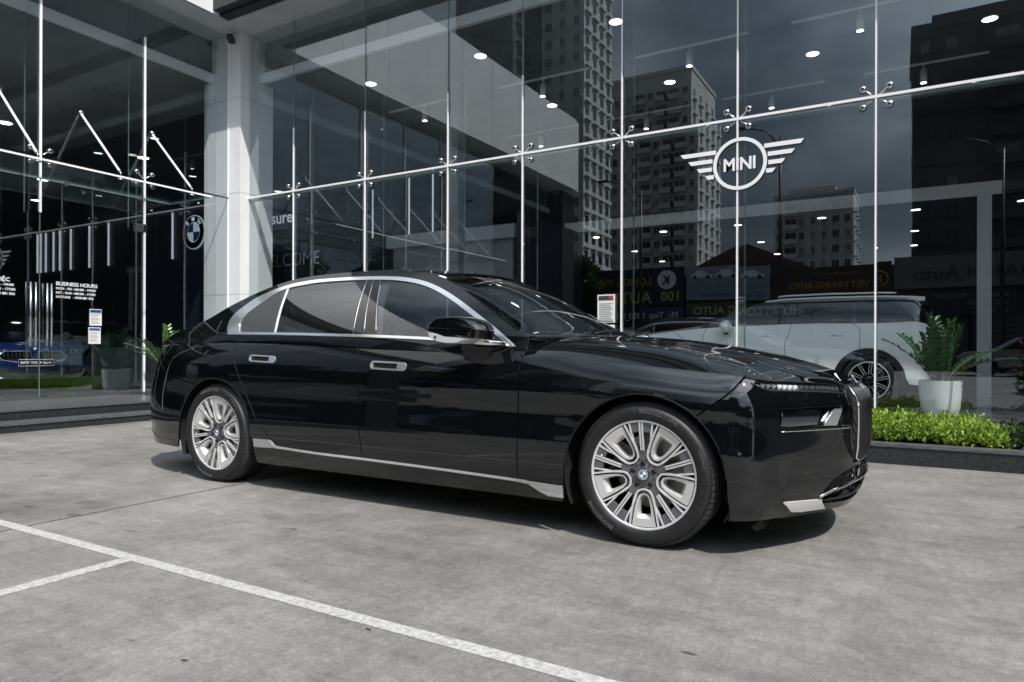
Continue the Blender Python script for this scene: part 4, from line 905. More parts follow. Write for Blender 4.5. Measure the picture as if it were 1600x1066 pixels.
# white joint rods
for x in xs[1:-1]:
    bbox('joint_rod', x-.009, x+.009, YG-.022, YG-.002, ZF, 4.72 if x < -3.5 else 5.1, M_['rod']); bbox('upper_joint', x-.006, x+.006, YG-.012, YG-.001, 4.72 if x < -3.5 else 5.1, ZS, M_['edge' if x < -3.5 else 'rod'])
bbox('transom_rod', -10.17, 5.45, YG-.024, YG-.003, ZT-.014, ZT+.014, M_['rod'])
bbox('transom_plate', -10.17, 5.45, YG+.016, YG+.10, ZT-.05, ZT-.02, M_['edge'])
for y in ys[5:-1]:
    z0 = 2.86 if y == 4.928 else ZF
    bbox('joint_rod', XG+.002, XG+.024, y-.013, y+.013, z0, 5.9 if y > 6 else 6.5, M_['rod'])
bbox('transom_rod', XG+.003, XG+.022, -5.2, 7.97, ZT-.010, ZT+.010, M_['gloss'])
# glass fins behind the joints
for x in xs[1:-1]: bbox('glass_fin', x-.006, x+.006, YG+.03, YG+.43, ZF, ZS, M_['fin'])
for y in ys[1:-1]: bbox('glass_fin', XG-.43, XG-.03, y-.006, y+.006, 2.9 if y in (4.928,) else ZF, ZS, M_['fin'])
for y in ys[1:-1]: bbox('fin_edge', XG-.436, XG-.43, y-.007, y+.007, 2.9, ZS, M_['edge'])
for x in xs[1:-1]: bbox('fin_edge', x-.007, x+.007, YG+.43, YG+.436, ZF, ZS, M_['edge'])
# spider fittings
def spider(M, par):
    root = MB().lathe([(0, .015), (.020, .015), (.024, .0), (.024, -.05), (0, -.05)], M, 16).build('spider_fitting', M_['steel'])
    for sx, sz in ((-1, 1), (1, 1), (-1, -1), (1, -1)):
        a = [(0, 0, -.02), (sx*.06, sz*.045, -.012), (sx*.125, sz*.098, .018)]
        MB().tube([tuple(M @ Vector(p)) for p in a], [.014, .0105, .008], 8).build('spider_arm', M_['steel'], root)
        c = M @ Matrix.Translation((sx*.125, sz*.098, 0))
        MB().lathe([(0, .03), (.022, .03), (.034, .022), (.036, .012), (.036, .002), (0, .002)], c, 20).build('spider_disc', M_['steel'], root)
        MB().lathe([(0, .034), (.013, .034), (.014, .03)], c, 12).build('spider_screw', M_['gloss'], root)
    return bp(root)
for x in xs[1:-1]: spider(frame((x, YG-.004, ZT), (1, 0, 0), (0, 0, 1)), bld)
for y in ys[4:-1]: spider(frame((XG+.004, y, ZT), (0, 1, 0), (0, 0, 1)), bld)
# corner column
bbox('corner_column', -11.16, -10.17, 7.97, 8.68, 0, ZS, M_['clad'])
for z in (1.93, 3.72, 5.4):
    bbox('column_joint', -11.162, -10.168, 7.968, 8.682, z-.003, z+.003, M_['inkgrey'])
for x in (-10.83, -10.5): bbox('column_seam', x-.002, x+.002, 7.967, 7.97, 0, ZS, M_['inkgrey'])
bbox('column_skirting', -11.17, -10.16, 7.96, 8.69, 0, .36, M_['granite'])
bbox('column_bead', XG+.0, XG+.02, 7.955, 7.97, ZF, ZS, M_['rod'])
# soffit and fascias
bbox('soffit', -10.04, 12, 7.63, 8.5, ZS+.0, ZS+.12, M_['soffit']); bbox('soffit_recess', -10.29, 12, 7.45, 7.63, ZS+.02, ZS+.16, M_['dark'])
bbox('soffit', -10.95, -10.04, -5.4, 8.5, ZS, ZS+.11, M_['soffit'])
bbox('dark_fascia', -10.02, 12, 7.30, 7.46, ZS+.05, ZS+2.6, M_['dark'])
for k in range(9):
    bbox('fascia_panel', -10.06, -10.01, -5.4+k*1.425+.006, -5.4+(k+1)*1.425-.006, ZS, ZS+2.39, M_['clad'])
bbox('fascia_core', -10.9, -10.07, -5.4, 7.45, ZS+.01, ZS+2.38, M_['dark'])
bbox('roof_slab', -30, 12, 8.5, 24, 5.9, ZS+2.3, M_['ceiling']); bbox('roof_slab', -30, -10.95, -5.4, 8.5, 5.95, ZS+2.3, M_['ceiling'])
# rounded end of the left wing
bm_ = MB(); pts = [(-10.04-1.6*(1-math.cos(R(a))), -5.4-1.6*math.sin(R(a))) for a in range(0, 91, 10)]+[(-20, -7.0), (-20, -5.4)]
bm_.prism(pts, ZS, ZS+2.39, lambda a, b, w: (a, b, w)); bp(bm_.build('curved_fascia', M_['clad']))
bbox('end_wall', -30, -10.6, -6.6, -5.2, 0, ZS, M_['dark'])
bbox('end_pier', -10.9, -10.45, -5.9, -5.3, 0, ZS, M_['dark'])
# plinth, steps, deck
for k in range(9):
    y0 = -5.4+k*1.46
    bbox('step_riser', -8.98, -8.75, y0+.002, y0+1.458, 0, .085, M_['granite']); bbox('step_tread', -9.12, -8.735, y0+.002, y0+1.458, .085, .112, M_['granitetop'])
    bbox('step_riser', -9.35, -9.10, y0+.73, y0+2.188, .112, .215, M_['granite']); bbox('step_tread', -10.9, -9.085, y0+.73, y0+2.188, .215, .243, M_['granitetop'])
bbox('deck_base', -11, -9.11, -5.4, 8.2, 0, .214, M_['granite'])
bbox('entrance_deck', -9.36, -6.0, 7.75, 8.2, 0, .243, M_['granite'])
bbox('floor_slab', -30, 12, 8.1, 24, 0, ZF-.002, M_['floor']); bbox('floor_slab', -30, XG-.05, -5.3, 8.1, 0, ZF-.002, M_['floor'])
for k in range(14):
    for j in range(3):
        bbox('floor_tile', -9.0+k*.9+.004, -9.0+(k+1)*.9-.004, 8.2+j*.9+.004, 8.2+(j+1)*.9-.004, ZF-.002, ZF+.004, M_['floor'])
bbox('glass_channel', -10.17, 6, YG-.03, YG+.05, ZF-.01, ZF+.03, M_['granitetop']); bbox('glass_channel', XG-.04, XG+.04, -5.3, 7.97, .243, .27, M_['steel'])
# ceiling, walls inside
ZC = 5.78
bbox('ceiling', -30, 12, 8.45, 24, ZC, ZC+.1, M_['ceiling']); bbox('ceiling_edge', -10.16, 12, 8.38, 8.45, ZC-.01, ZC+.15, M_['clad'])
bbox('ceiling', -30, -10.95, -5.3, 8.45, ZC, ZC+.1, M_['ceiling']); bbox('ceiling_edge', -10.95, -10.88, -5.3, 7.96, ZC-.01, ZC+.15, M_['clad'])
bbox('back_wall', -30, 12, 20, 20.2, ZF, ZC, M_['intdark']); bbox('side_wall', 7.5, 7.7, 8.4, 20, ZF, ZC, M_['intdark'])
bbox('upper_wall', -10.5, 7.5, 16.2, 16.4, 3.65, ZC, M_['intdark'])
bbox('mezzanine_slab', -10.5, 7.5, 13.05, 20, 3.43, 3.63, M_['intdark'])
bbox('navy_wall', -24, -11.4, 8.9, 9.1, ZF, ZC, M_['navy']); bbox('back_wall', -24, -23.8, -5, 9, ZF, ZC, M_['intdark'])
bbox('navy_wall', -11.1, -10.0, 9.2, 9.4, ZF, 3.9, M_['navy'])
bbox('welcome_wall', -10.0, -9.25, 11.0, 11.2, ZF, 3.9, M_['intdark'])
# portal frame in white, gives the pale bands behind the glass
bbox('portal_beam', -6.28, 1.25, 13.0, 13.04, 3.42, 3.63, M_['clad']); bbox('portal_post', -6.28, -6.05, 13.0, 13.06, ZF, 3.42, M_['clad']); bbox('portal_post', .93, 1.12, 13.0, 13.06, ZF, 3.42, M_['clad'])
# grey room behind
bbox('room_wall', -9.3, -6.38, 11.0, 11.1, ZF, 3.05, M_['intgrey']); bbox('room_beam', -9.35, -6.3, 10.9, 10.99, 3.05, 3.3, mat('pale_beam', (.34, .35, .355), .5))
bbox('round_pillar', -7.2, -7.0, 10.1, 10.3, ZF, ZC, M_['intgrey'])
bbox('partition', -5.5, -5.42, 9.6, 12, ZF, 3.2, M_['navy']); 
for x0, z0, z1 in ((-13.482, 2.86, 3.84), (-15.869, 2.86, 3.84), (-16.664, 2.86, 3.84), (-17.472, 2.86, 3.84), (-17.965, 2.86, 3.84), (-18.262, 2.86, 3.84), (-18.625, 2.86, 3.84), (-18.872, 2.86, 3.84), (-19.028, 2.86, 3.84)):
    bbox('light_strip', x0-.007, x0+.007, 8.86, 8.9, z0, z1, M_['led'])
for x0, z0, z1 in ((-10.686, 3.2, 3.99), (-8.911, 3.1, 4.03), (-8.023, 3.1, 4.2), (-7.478, 3.1, 4.23)):
    bbox('light_strip', x0-.010, x0+.010, 9.98, 10.0, z0, z1, M_['led'])
# downlights
dl0 = None; k_ = 0
def downlight(x, y, z, r=.085):
    global dl0
    if dl0 is None:
        dl0 = MB().lathe([(r, 0), (r, -.012), (r*1.18, -.014), (r*1.2, 0)], Matrix(), 24).build('ceiling_downlight', M_['rod'])
        MB().lathe([(0, -.009), (r, -.009)], Matrix(), 24, False).build('lamp_disc', M_['lamp'], dl0)
        d = dl0
    else: d = copy_tree(dl0)
    d.location = (x, y, z); d.scale = (r/.085,)*3
    return d
rown = ('row nearest the glass', 'middle row', 'rear row')
for row, y in enumerate((9.4, 12.0, 14.6)):
    q = sorted([(in_view(-3.72+2.36*k, y, ZC)[0], -3.72+2.36*k) for k in range(-5, 4) if -9.9 < -3.72+2.36*k < 6 and in_view(-3.72+2.36*k, y, ZC)])
    for i, (u_, x) in enumerate(q): tag(downlight(x, y, ZC, .09), 'round downlight in the high ceiling, %s, %s from the left' % (rown[row], ordinal(i)), 'ceiling light', 'downlights in the high showroom ceiling')
for row, y in enumerate((13.8, 16.2, 18.4)):
    q = sorted([(in_view(-2.9+1.5*k, y, 3.43)[0], -2.9+1.5*k) for k in range(-2, 4) if not (y > 14 and k % 2) and in_view(-2.9+1.5*k, y, 3.43)])
    for i, (u_, x) in enumerate(q): tag(downlight(x, y, 3.43, .07), 'small downlight under the low ceiling behind the white portal, %s, %s from the left' % (('front row', 'middle row', 'rear row')[row], ordinal(i)), 'ceiling light', 'downlights under the low showroom ceiling')
q = sorted([(in_view(x, y, z)[0], x, y, z) for x, y, z in ((-12.6, 3.0, 4.6), (-12.6, 5.4, 4.6), (-12.6, 7.7, 4.6), (-14.8, 4.4, 4.3), (-14.8, 7.0, 4.3), (-17, 5.6, 4.3), (-17, 7.9, 4.3)) if in_view(x, y, z)])
for i, (u_, x, y, z) in enumerate(q): tag(downlight(x, y, z, .09), 'round downlight behind the left glass wall, %s from the left edge' % ordinal(i), 'ceiling light', 'downlights in the left wing')
# track spots
def spot(x, y):
    r = MB().box(-.9, .9, -.015, .015, -.03, 0).build('track_light', M_['rod']); r.location = (x, y, ZC-.002)
    MB().tube([(0, 0, -.03), (0, 0, -.12)], .012, 8).build('stem', M_['rod'], r)
    MB().tube([(0, 0, -.12), (.0, -.015, -.34)], .055, 16).build('spot_housing', M_['rod'], r)
    MB().lathe([(0, 0), (.045, 0)], Matrix.Translation((0, -.0155, -.3425)), 16, False).build('lamp_disc', M_['lamp'], r); return r
sp_ = None
q_ = sorted([(in_view(x, y, ZC)[0], x, y) for x, y in ((-8.2, 10.7), (-5.6, 10.7), (-3.0, 10.7), (-7.0, 13.3), (-4.6, 13.3), (-2.2, 13.3), (.2, 13.3), (-.6, 10.7)) if in_view(x, y, ZC)])
for i, (u_, x, y) in enumerate(q_):
    if sp_ is None: sp_ = spot(x, y); q = sp_
    else: q = copy_tree(sp_); q.location = (x, y, ZC-.002)
    tag(q, 'white spotlight cylinder on a short ceiling track, %s from the left behind the upper glass' % ordinal(i), 'spotlight', 'track spotlights in the showroom')
# glass canopy over the doors
can = tag(empty('glass_canopy', (-9.4, 4, 3.33)), 'frameless glass canopy on slanted steel rods above the left entrance doors', 'canopy')
def cp(o): o.parent = can; o.matrix_parent_inverse = Matrix.Translation((9.4, -4, -3.33)); return o
for y0, y1 in ((.55, 2.74), (2.76, 4.92), (4.94, 6.85)): cp(box('canopy_pane', XG+.03, -9.4, y0, y1, 3.322, 3.338, M_['facade']))
cp(box('pane_edge', -9.4, -9.392, .55, 6.85, 3.318, 3.342, M_['rod'])); cp(box('pane_edge', XG+.03, -9.4, 6.85, 6.857, 3.320, 3.340, M_['edge'])); cp(box('pane_edge', XG+.03, XG+.038, .55, 6.85, 3.318, 3.342, M_['edge']))
for y in (1.2, 2.29, 3.35, 4.42, 5.465, 6.555):
    cp(MB().tube([(XG+.01, y, 4.40), (-9.5, y, 3.43)], .016, 8).build('tie_rod', M_['rod'])); cp(MB().tube([(-9.5, y, 3.44), (-9.47, y, 3.40), (-9.47, y, 3.31)], .009, 6).build('rod_clevis', M_['steel']))
    cp(MB().lathe([(0, 0), (.04, 0), (.04, .012), (0, .012)], Matrix.Translation((-9.47, y, 3.305)), 16).build('clamp_disc', M_['steel'])); cp(MB().lathe([(0, 0), (.035, 0), (.03, .03), (0, .035)], frame((XG+.002, y, 4.41), (0, 1, 0), (0, 0, 1)), 16).build('wall_boss', M_['steel']))
for y in (5.25, 6.35, 4.1): cp(box('edge_clamp', XG+.0, XG+.06, y-.03, y+.03, 3.29, 3.36, M_['steel']))
# doors
drt = tag(empty('glass_door', (XG, 4.93, ZF)), 'frameless double glass door with tall steel pull handles left of the car', 'door')
def dp(o): o.parent = drt; o.matrix_parent_inverse = Matrix.Translation((-XG, -4.93, -ZF)); return o
for y in (4.80, 5.065):
    for dx in (.05,): 
        for yy in (y-.005, y+(.06 if y < 4.93 else -.06)):
            dp(MB().tube([(XG+dx, yy, .985), (XG+dx, yy, 1.875)], .014, 10).build('pull_handle', M_['steel']))
    for z in (1.05, 1.80): dp(MB().tube([(XG+.05, y-.01, z), (XG-.02, y+.0, z)], .009, 8).build('handle_mount', M_['steel']))
    yy = y+(.05 if y > 4.93 else -.05); dp(box('floor_patch', XG-.02, XG+.022, min(yy, yy+(.22 if y > 4.93 else -.22)), max(yy, yy+(.22 if y > 4.93 else -.22)), ZF+.02, ZF+.075, M_['steel']))
dp(box('hinge_patch', XG-.02, XG+.024, 6.28, 6.46, 2.80, 2.93, M_['steel'])); dp(box('hinge_patch', XG-.02, XG+.024, 3.42, 3.6, 2.80, 2.93, M_['steel'])); dp(box('door_seam', XG-.01, XG+.006, 4.925, 4.931, ZF+.02, 2.86, M_['edge']))
# lettering on the glass
fL = lambda y, z: frame((XG+.004, y, z), (0, 1, 0), (0, 0, 1)); fR = lambda x, z, y=YG-.006: frame((x, y, z), (1, 0, 0), (0, 0, 1))
hb = tag(text('opening_hours_lettering', 'BUSINESS HOURS', .074, fL(5.137, 1.862), M_['vinyl'], bold=.02), 'white opening hours lettering on the glass right of the door handles', 'lettering')
for i, s in enumerate(('MON - FRI : 08H00 - 19H00', 'SAT - SUN : 08H00 - 17H00', 'HOTLINE   : 0938 881 836')): text('text_line', s, .047, fL(5.137, 1.802-i*.060), M_['vinyl'], hb, bold=.018)
hb = tag(text('opening_hours_lettering', 'GIỜ LÀM VIỆC', .074, fL(4.09, 1.862), M_['vinyl'], bold=.02), 'white opening hours lettering at the left picture edge beside the door handles', 'lettering')
for i, s in enumerate(('T2 - T6 : 08H00 - 19H00', 'T7 - CN : 08H00 - 17H00', 'HOTLINE : 0938 881 836')): text('text_line', s, .047, fL(4.13, 1.802-i*.060), M_['vinyl'], hb, bold=.018)
for (y, z, lb) in ((5.60, 1.302, 'white notice sheet with blue heading on the left glass, upper of two'), (5.585, 1.03, 'white notice sheet with blue heading on the left glass, lower of two')):
    p = tag(box('notice_sheet', XG+.004, XG+.007, y, y+.175, z, z+.245, M_['paper']), lb, 'notice'); box('heading', XG+.0075, XG+.009, y+.01, y+.165, z+.195, z+.235, M_['inkblue'], p)
    for k in range(8): box('text_line', XG+.0075, XG+.0085, y+.015, y+.155-.02*(k % 3), z+.025+k*.02, z+.032+k*.02, M_['inkgrey'], p)
# winged badge on the upper right glass
wb = tag(empty('winged_logo', (-1.695, YG-.008, 3.12)), 'large white winged ring logo with four letters on the facade glass', 'logo')
def wbp(o): o.parent = wb; o.matrix_parent_inverse = Matrix.Translation((1.695, -YG+.008, -3.12)); return o
Mw = frame((-1.695, YG-.027, 3.122), (1, 0, 0), (0, 0, 1))
wbp(MB().lathe([(.262, 0), (.262, .003), (.302, .003), (.302, 0), (.262, 0)], Mw, 64, False).build('ring', M_['vinyl']))
tx = text('letters', 'MINI', .20, Mw @ Matrix.Translation((-.002, -.070, .001)), M_['vinyl'], bold=.028, space=.98, align='CENTER', sx=.92); wbp(tx)
for k, (z, xo) in enumerate(((.165, .69), (.068, .595), (-.028, .495), (-.12, .395))):
    for s in (-1, 1):
        ri = math.sqrt(.316**2-z*z); P = [(s*ri, z-.024+.0), (s*xo-s*.035, z-.024), (s*xo, z+.024), (s*ri, z+.024)]
        wbp(MB().prism(P, 0, .003, lambda a, b, w: tuple(Mw @ Vector((a, b, w)))).build('wing_bar', M_['vinyl']))
# posters on right glass
ps = tag(box('notice_board', -3.457, -3.222, YG-.03, YG-.015, 1.312, 1.672, M_['paper']), 'white price sheet with dark header on the glass behind the windscreen', 'notice')
box('header', -3.44, -3.24, YG-.033, YG-.0305, 1.60, 1.655, M_['ink'], ps); box('red_mark', -3.30, -3.245, YG-.0345, YG-.0335, 1.615, 1.652, M_['red'], ps)
for k in range(10): box('text_line', -3.43, -3.25-.015*(k % 3), YG-.033, YG-.031, 1.345+k*.023, 1.352+k*.023, M_['inkgrey'], ps)
box('rule', -3.44, -3.24, YG-.033, YG-.031, 1.325, 1.332, M_['ink'], ps)
tag(box('blank_sheet', -3.456, -3.222, YG-.03, YG-.022, 1.05, 1.285, M_['paper']), 'plain white sheet stuck beneath the price sheet on the glass', 'notice')
# inner wall badge and words
_bw, _c2 = M_['bwhite'], M_['chrome2']; M_['bwhite'] = M_['chrome2'] = mat('badge_white_added_glow', (.75, .78, .8), .4, emit=(.8, .87, 1), es=.22)  # faint emission added to lift the badge out of the dark interior
wr = roundel('round_wall_badge', .352, frame((-12.75, 8.895, 3.365), (1, 0, 0), (0, 0, 1)), None, True, .03)
M_['bwhite'], M_['chrome2'] = _bw, _c2
tag(wr, 'large round blue and white badge on the dark wall left of the column', 'badge')
tag(text('wall_lettering', 'pleasure', .34, frame((-11.36, 9.19, 3.40), (1, 0, 0), (0, 0, 1)), mat('lit_lettering', (.6, .6, .65), .5, emit=(.75, .78, .9), es=.35), bold=.01), 'pale lettering on the dark wall just right of the white column', 'lettering')
tag(text('wall_lettering', 'WELCOME', .36, frame((-11.23, 9.19, 2.56), (1, 0, 0), (0, 0, 1)), mat('thin_lettering', (.30, .31, .33), .5), bold=-.012), 'thin grey welcome lettering low on the wall right of the column', 'lettering')
# security camera on the column
sc = tag(MB().box(-.05, .05, -.16, 0, -.04, .04).build('security_camera', M_['dark']), 'small black security camera under the soffit at the column', 'security camera'); sc.location = (-10.30, 7.90, 6.36); sc.rotation_euler = (R(-15), 0, R(35))
MB().lathe([(0, 0), (.028, 0), (.03, -.01)], frame((0, -.161, 0), (1, 0, 0), (0, 0, 1)), 14).build('lens', M_['gloss'], sc); MB().tube([(0, -.05, .04), (0, -.02, .12), (0, .07, .13)], .012, 6).build('bracket', M_['rod'], sc)

# ---------------------------------------------------------------- planter and hedge
pl = tag(empty('granite_planter', (-3, 6.64, 0)), 'long low black granite planter kerb in front of the glass wall', 'planter')
def plp(o): o.parent = pl; o.matrix_parent_inverse = Matrix.Translation((3, -6.64, 0)); return o
x = -8.5; ed_ = [-8.5, -7.25, -6.0, -4.75, -3.5, -2.2, -.79+.045, .62+1.2, 3.2, 4.6, 6.0]
ed_ = [-8.5, -7.1, -5.7, -4.2, -2.7, -.795, 1.9, 3.4, 5.0, 6.5]
for a, b in zip(ed_[:-1], ed_[1:]):
    plp(box('kerb_slab', a+.003, b-.003, 6.64, 6.70, 0, .145, M_['granite'])); plp(box('coping_slab', a+.002, b-.002, 6.63, 6.80, .146, .172, M_['granitetop'], bevel=.003))
    plp(box('seam_grout', b-.0028, b+.0028, 6.645, 6.69, 0, .144, M_['inkgrey']))
plp(box('soil', -8.5, 6.5, 6.80, 7.75, 0, .13, M_['soil']))
for a in np.arange(-8.5, 6.5, 1.5): plp(box('ledge_slab', a+.003, a+1.497, 7.75, 8.11, 0, .25, M_['granitetop']))
def leaf_quads(C, D, U, L, Wd, fold=.25):
    """C base points, D direction, U side axis; returns verts/faces for pointed 6-vert leaves"""
    n = len(C); Nn = np.cross(D, U); V = np.empty((n, 6, 3)); L = L[:, None]; Wd = Wd[:, None]
    V[:, 0] = C; V[:, 1] = C+D*L*.35+U*Wd*.5+Nn*Wd*fold; V[:, 2] = C+D*L*.72+U*Wd*.4+Nn*Wd*fold; V[:, 3] = C+D*L; V[:, 4] = C+D*L*.72-U*Wd*.4+Nn*Wd*fold; V[:, 5] = C+D*L*.35-U*Wd*.5+Nn*Wd*fold
    F = np.arange(n)[:, None]*6+np.array([[0, 1, 2, 3, 4, 5]]); return V.reshape(-1, 3), F
def unit(a): return a/np.maximum(np.linalg.norm(a, axis=-1, keepdims=True), 1e-9)
def np_mesh(name, V, F, m, parent=None):
    me = bpy.data.meshes.new(name); n, k = F.shape; me.vertices.add(len(V)); me.vertices.foreach_set('co', np.ascontiguousarray(V, np.float32).ravel()); me.loops.add(n*k); me.loops.foreach_set('vertex_index', F.ravel().astype(np.int32))
    me.polygons.add(n); me.polygons.foreach_set('loop_start', (np.arange(n)*k).astype(np.int32)); me.polygons.foreach_set('loop_total', np.full(n, k, np.int32)); me.update(calc_edges=True); me.materials.append(m); return link(bpy.data.objects.new(name, me), parent)
def hedge(x0, x1, y0, y1, zt, per_m, seed, parent=None):
    r = np.random.default_rng(seed); Vs = []; n = int((x1-x0)*per_m); sx = r.uniform(x0, x1, n); sy = r.uniform(y0, y1, n)
    hump = .016*np.sin(sx*5.1+sy*3)+.012*np.sin(sx*11.3-sy*7)+.010*np.sin(sx*23+2)
    edge = np.clip(np.minimum(np.minimum(sy-y0, y1-sy)/.12, np.minimum(sx-x0, x1-sx)/.25), 0, 1)
    H = (zt+hump-.13)*(.55+.45*np.sqrt(edge))+.13+r.normal(0, .014, n)+(r.random(n) > .94)*r.uniform(.02, .06, n)
    Cs, Ds, Us, Ls, Ws = [], [], [], [], []
    k = 13
    for i in range(k):
        ly = i/k; h = .13+(H-.13)*(1-ly*.62); an = r.uniform(0, 2*np.pi, n); tilt = r.uniform(.15, 1.0, n)*(1 if i else .5)
        D = unit(np.stack([np.cos(an)*tilt, np.sin(an)*tilt, np.full(n, .75)*r.uniform(.3, 1.1, n)], 1)); U = unit(np.cross(D, unit(r.normal(0, 1, (n, 3))+np.array((0, 0, .1)))))
        Cs.append(np.stack([sx+r.normal(0, .012, n), sy+r.normal(0, .012, n), h-.02], 1)); Ds.append(D); Us.append(U); Ls.append(r.uniform(.028, .052, n)); Ws.append(r.uniform(.012, .021, n))
    V, F = leaf_quads(np.concatenate(Cs), np.concatenate(Ds), np.concatenate(Us), np.concatenate(Ls), np.concatenate(Ws))
    o = np_mesh('hedge_foliage', V, F, M_['hedge'], parent)
    tw = MB()
    for q in range(0, n, 14): tw.tube([(sx[q], sy[q], .12), (sx[q]+r.normal(0, .015), sy[q]+r.normal(0, .015), H[q]-.03)], .0022, 3, False, False)
    tw.build('hedge_twigs', M_['bark'], o); return o
h1 = hedge(-8.3, .70, 6.83, 7.62, .36, 1300, 5)
tag(h1, 'bright lime green clipped low hedge in the planter before the glass', 'hedge', kind='stuff')
h2 = hedge(.55, 1.25, 6.9, 7.5, .30, 900, 6); tag(h2, 'end of the low planting at the right picture edge, shade painted in as dark green leaves', 'hedge', kind='stuff')
for o in (h2,): o.data.materials[0] = M_['treeleaf']  # darker leaf colour stands in for the shade on this end
# reddish shrub
def shrub(name, loc, h, w, n, m, seed, ll=(.06, .11)):
    r = np.random.default_rng(seed); root = empty(name, loc); P = unit(r.normal(0, 1, (n, 3)))*(r.random((n, 1))**.4); C = P*np.array((w, w, h*.45))+np.array((0, 0, h*.58)); D = unit(P+r.normal(0, .5, (n, 3))+np.array((0, 0, .4))); U = unit(np.cross(D, r.normal(0, 1, (n, 3))))
    V, F = leaf_quads(C, D, U, r.uniform(*ll, n), r.uniform(ll[0]*.35, ll[1]*.35, n)); np_mesh('foliage', V, F, m, root)
    b = MB()
    for i in range(12): b.tube([(0, 0, 0), tuple(C[i]*np.array((.5, .5, .5))), tuple(C[i])], [.01, .006, .003], 5)
    b.build('stems', M_['bark'], root); return root
tag(shrub('red_leaf_shrub', (1.30, 7.35, .12), 1.05, .30, 900, M_['redleaf'], 11), 'reddish leaved shrub cut off by the right picture edge', 'shrub')
# potted plants with pinnate fronds
def pot_plant(loc, seed, label, catg, nf=15, hh=.85, scale=1.0):
    root = tag(empty('potted_plant', loc), label, catg); r = random.Random(seed)
    MB().lathe([(0, .0), (.150, 0), (.168, .012), (.186, .10), (.200, .24), (.206, .36), (.208, .385), (.198, .385), (.195, .35), (0, .35)], Matrix(), 48).build('pot', M_['pot'], root, sharp=R(50))
    MB().lathe([(0, .352), (.196, .352)], Matrix(), 32, False).build('soil', M_['soil'], root)
    lv, lf = leaf_quads(np.zeros((1, 3)), np.array([[0, 1., 0]]), np.array([[1., 0, 0]]), np.array([.092]), np.array([.046]), .16)
    me = bpy.data.meshes.new('leaf'); me.from_pydata([tuple(v) for v in lv], [], [(0, 1, 2, 3), (0, 3, 4, 5)]); me.materials.append(M_['zz']); me.update()
    cnt = 0
    for i in range(nf):
        an = 2*math.pi*i/nf+r.uniform(-.3, .3); lean = r.uniform(.12, 1.5) if i % 4 else .12; L = r.uniform(.7, 1.0)*hh; pts = []; d = Vector((math.cos(an)*math.sin(lean*.45), math.sin(an)*math.sin(lean*.45), math.cos(lean*.45))); p = Vector((math.cos(an)*.05, math.sin(an)*.05, .33)); ns = 13
        for k in range(ns+1):
            pts.append(p.copy()); p = p+d*L/ns; d = (d+Vector((math.cos(an), math.sin(an), -.55*lean))*.055*lean).normalized()
        MB().tube(pts, [.011*(1-.75*k/ns) for k in range(ns+1)], 6).build('frond_stem', M_['stem'], root)
        side_ = Vector((-math.sin(an), math.cos(an), 0))
        for k in range(3, ns+1):
            for s in (-1, 1):
                if cnt >= 310: continue
                t_ = (pts[k]-pts[k-1]).normalized(); D = (t_*.62+side_*s*.9+Vector((r.uniform(-.2, .2), r.uniform(-.2, .2), r.uniform(0, .3)))).normalized(); nn = t_.cross(side_*s)
                if nn.z < 0: nn = -nn
                X = D.cross(nn).normalized(); Z3 = X.cross(D); M0 = Matrix((X, D, Z3)).transposed().to_4x4(); M0.translation = pts[k]; sc_ = (1.15-.45*abs(k/ns-.55))*r.uniform(.9, 1.15)*scale
                o = bpy.data.objects.new('leaf', me); link(o, root); o.matrix_local = M0 @ Matrix.Scale(sc_, 4); cnt += 1
    return root
pot_plant((.30, 8.80, ZF), 4, 'glossy green plant in a tall white pot behind the glass right of the cars', 'potted plant', 14, .80)
pot_plant((-9.77, 6.42, .243), 9, 'green plant peeking out behind the tail of the black car', 'potted plant', 14, .74)

